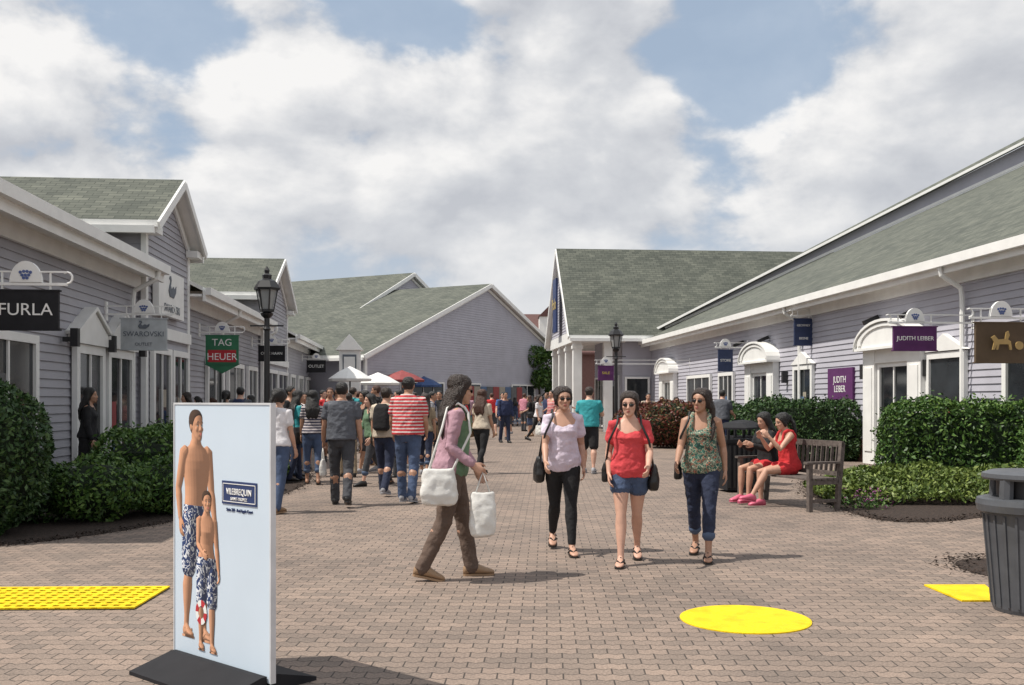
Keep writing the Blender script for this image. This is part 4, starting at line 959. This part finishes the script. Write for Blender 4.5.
def m_tone(name,col,pat=None):
    m,nt,b=newmat(name); N=nt.nodes; L=nt.links
    a=N.new('ShaderNodeVertexColor'); a.layer_name='tone'
    mx=N.new('ShaderNodeMix'); mx.data_type='RGBA'; mx.blend_type='MULTIPLY'; mx.inputs[0].default_value=1
    L.new(a.outputs[0],mx.inputs[6]); mx.inputs[7].default_value=(*col,1)
    if pat:
        tc=N.new('ShaderNodeTexCoord'); n=N.new('ShaderNodeTexNoise'); n.inputs['Scale'].default_value=22; n.inputs['Detail'].default_value=1; n.inputs['Distortion'].default_value=1.2
        L.new(tc.outputs['Object'],n.inputs['Vector']); r=ramp(N,pat,'CONSTANT'); L.new(n.outputs[0],r.inputs[0]); L.new(r.outputs[0],mx.inputs[7])
    L.new(mx.outputs[2],b.inputs['Base Color']); b.inputs['Roughness'].default_value=.4
    return m
def printfig(ax,z0,scale,kw,cmap,yoff):
    r,J=person('tmp',0,0,1.68,**kw)
    bpy.context.view_layer.update(); dg=bpy.context.evaluated_depsgraph_get()
    kids=[c for c in bpy.data.objects if c.parent==r]; dz=r.location.z; R=Matrix.Rotation(r.rotation_euler.z,3,'Z')
    Ls=V((-.75,-.35,.55)).normalized()
    for c in kids:
        ev=c.evaluated_get(dg); me=bpy.data.meshes.new_from_object(ev)
        ca=me.color_attributes.new('tone','FLOAT_COLOR','POINT')
        for i,v in enumerate(me.vertices):
            n=R@v.normal; t=.30+1.0*max(0,n.dot(Ls)); t=t*(1 if n.y<0 else .5); ca.data[i].color=(t,t,t,1)
        for v in me.vertices:
            p=R@v.co; v.co=V((ax+p.x*scale,-.0135-yoff+p.y*.006,z0+(p.z+dz)*scale))
        key=c.name.split('.')[0]
        for i in range(len(me.materials)):
            mn=me.materials[i].name; me.materials[i]=cmap.get(key+'|'+mn) or cmap.get(key) or me.materials[i]
        o=bpy.data.objects.new('printed_figure_'+key,me); COL.objects.link(o); o.parent=pst
    for c in kids: bpy.data.objects.remove(c)
    bpy.data.objects.remove(r)
ts=m_tone('print_skin',(.66,.34,.20)); thd=m_tone('print_hair',(.07,.04,.025)); tsh=m_tone('print_shorts',(1,1,1),[(0,(.02,.05,.16)),(.46,(.75,.78,.82)),(.54,(.02,.05,.16))])
cm={'body':ts,'hands':ts,'hair':thd,'bottom_garment':tsh,'footwear':ts}
printfig(.215,.17,.752,dict(male=True,skin=skinB,top=('none',None),bottom=('longshorts',whiteC),shoe=('sandal',tan),hair=('short',hairD),head=30,yaw=8,L=(4,2,0),R=(-3,6,0),AL=(4,8,12,4),AR=(-14,10,30,2),near=True,lean=0),cm,0)
printfig(.325,.12,.52,dict(male=False,skin=skinB,top=('none',None),bottom=('longshorts',whiteC),shoe=('sandal',tan),hair=('short',hairD),head=16,L=(2,2,0),R=(-2,4,0),AL=(4,8,12,4),AR=(20,8,50,-8),near=True,lean=0),cm,.0022)
mb=MB()
for k in range(16):
    a0=k*pi/8; a1=(k+1)*pi/8
    rr=[.055,.028]; P=[V((.275+q*cos(t),-.0178,.33+q*sin(t)*1.25)) for q,t in((rr[0],a0),(rr[0],a1),(rr[1],a1),(rr[1],a0))]
    mb.prism(P,(0,.0015,0),[M['white'],C('print_red',(.5,.03,.04))][(k//2)%2])
mb.build('printed_life_ring',pst)

# ------------------------------------------------------------------ sun, sky
d=V((.85,.14,-1.45)).normalized()
sl=bpy.data.lights.new('sun','SUN'); sl.energy=4.8; sl.angle=rad(.55); sl.color=(1,.94,.85)
so=bpy.data.objects.new('sun',sl); COL.objects.link(so); so.rotation_euler=d.to_track_quat('-Z','Y').to_euler(); so.location=(-20,-5,40)
wd_=bpy.data.worlds.new('World'); SC.world=wd_; wd_.use_nodes=True; nt=wd_.node_tree; N=nt.nodes; L=nt.links
bg=N['Background']; bg.inputs[1].default_value=.1
sky=N.new('ShaderNodeTexSky'); sky.sky_type='NISHITA'; sky.sun_disc=False; sky.sun_elevation=rad(59); sky.sun_rotation=rad(260.6); sky.dust_density=2.0
tc=N.new('ShaderNodeTexCoord')
def noise(vec,scale,det,rough,dist=0):
    n=N.new('ShaderNodeTexNoise'); n.inputs['Scale'].default_value=scale; n.inputs['Detail'].default_value=det; n.inputs['Roughness'].default_value=rough; n.inputs['Distortion'].default_value=dist; L.new(vec,n.inputs['Vector']); return n.outputs[0]
def math_(op,a,b_=None,clamp=False):
    m=N.new('ShaderNodeMath'); m.operation=op; m.use_clamp=clamp
    for i,x in enumerate((a,b_)):
        if x is None: continue
        if isinstance(x,(int,float)): m.inputs[i].default_value=x
        else: L.new(x,m.inputs[i])
    return m.outputs[0]
def mapr(x,a,b_,c,d_,sm=True):
    m=N.new('ShaderNodeMapRange'); m.interpolation_type='SMOOTHSTEP' if sm else 'LINEAR'; m.inputs[1].default_value=a;m.inputs[2].default_value=b_;m.inputs[3].default_value=c;m.inputs[4].default_value=d_; L.new(x,m.inputs[0]); return m.outputs[0]
mp=N.new('ShaderNodeMapping'); mp.inputs['Scale'].default_value=(1,1,1.6); mp.inputs['Location'].default_value=(.35,.1,.2); L.new(tc.outputs['Generated'],mp.inputs[0])
mp2=N.new('ShaderNodeMapping'); mp2.inputs['Scale'].default_value=(1,1,1.6); mp2.inputs['Location'].default_value=(.33,.1,.24); L.new(tc.outputs['Generated'],mp2.inputs[0])
A=noise(mp.outputs[0],5.2,8,.52,.1); Bn=noise(mp2.outputs[0],5.2,8,.52,.1)
def blob(px,py,r,z=1.0):
    v=V(((px-512)/1000.,1,(400-py)/1000.)).normalized(); m=N.new('ShaderNodeVectorMath'); m.operation='DISTANCE'; L.new(tc.outputs['Generated'],m.inputs[0]); m.inputs[1].default_value=v
    return mapr(m.outputs['Value'],0,r,1,0)
gap=math_('ADD',blob(110,55,.19),math_('ADD',blob(790,40,.21),blob(400,-60,.14)))
cum=math_('ADD',math_('ADD',blob(640,130,.17),blob(520,210,.2)),math_('ADD',blob(960,120,.17),blob(110,180,.22)))
dens=math_('ADD',A,math_('SUBTRACT',math_('MULTIPLY',cum,.15),math_('MULTIPLY',gap,.19)))
mask=mapr(dens,.38,.47,.18,1)
lit=math_('ADD',math_('MULTIPLY',math_('SUBTRACT',A,Bn),3.3),.50)
# cloud rims bright, thick centres greyer
lit=math_('ADD',lit,mapr(dens,.40,.50,.0,.14)); lit=math_('SUBTRACT',lit,mapr(dens,.56,.74,.0,.16))
lc=N.new('ShaderNodeValToRGB'); e=lc.color_ramp.elements; e[0].position=.15; e[0].color=(5.4,5.6,6.05,1); e[1].position=.95; e[1].color=(9.3,9.2,9.1,1)
x_=e.new(.5); x_.color=(6.7,6.85,7.15,1)
L.new(lit,lc.inputs[0])
hz=N.new('ShaderNodeMix'); hz.data_type='RGBA'; hz.inputs[0].default_value=.75; L.new(sky.outputs[0],hz.inputs[6]); hz.inputs[7].default_value=(3.9,5.15,6.8,1)
mx=N.new('ShaderNodeMix'); mx.data_type='RGBA'; L.new(mask,mx.inputs[0]); L.new(hz.outputs[2],mx.inputs[6]); L.new(lc.outputs[0],mx.inputs[7])
sp=N.new('ShaderNodeSeparateXYZ'); L.new(tc.outputs['Generated'],sp.inputs[0])
hm_=mapr(sp.outputs[2],-.02,.24,.8,0)
mh=N.new('ShaderNodeMix'); mh.data_type='RGBA'; L.new(hm_,mh.inputs[0]); L.new(mx.outputs[2],mh.inputs[6]); mh.inputs[7].default_value=(6.6,6.85,7.2,1)
L.new(mh.outputs[2],bg.inputs[0])

# ------------------------------------------------------------------ camera
cd=bpy.data.cameras.new('camera'); cd.sensor_width=36; cd.lens=36*1000/1024; cd.shift_y=57.5/1024; cd.clip_end=2000; cd.clip_start=.1
co=bpy.data.objects.new('camera',cd); COL.objects.link(co); co.location=(0,0,1.5); co.rotation_euler=(pi/2,0,0); SC.camera=co
SC.view_settings.view_transform='Standard'; SC.view_settings.look='None'; SC.view_settings.exposure=0
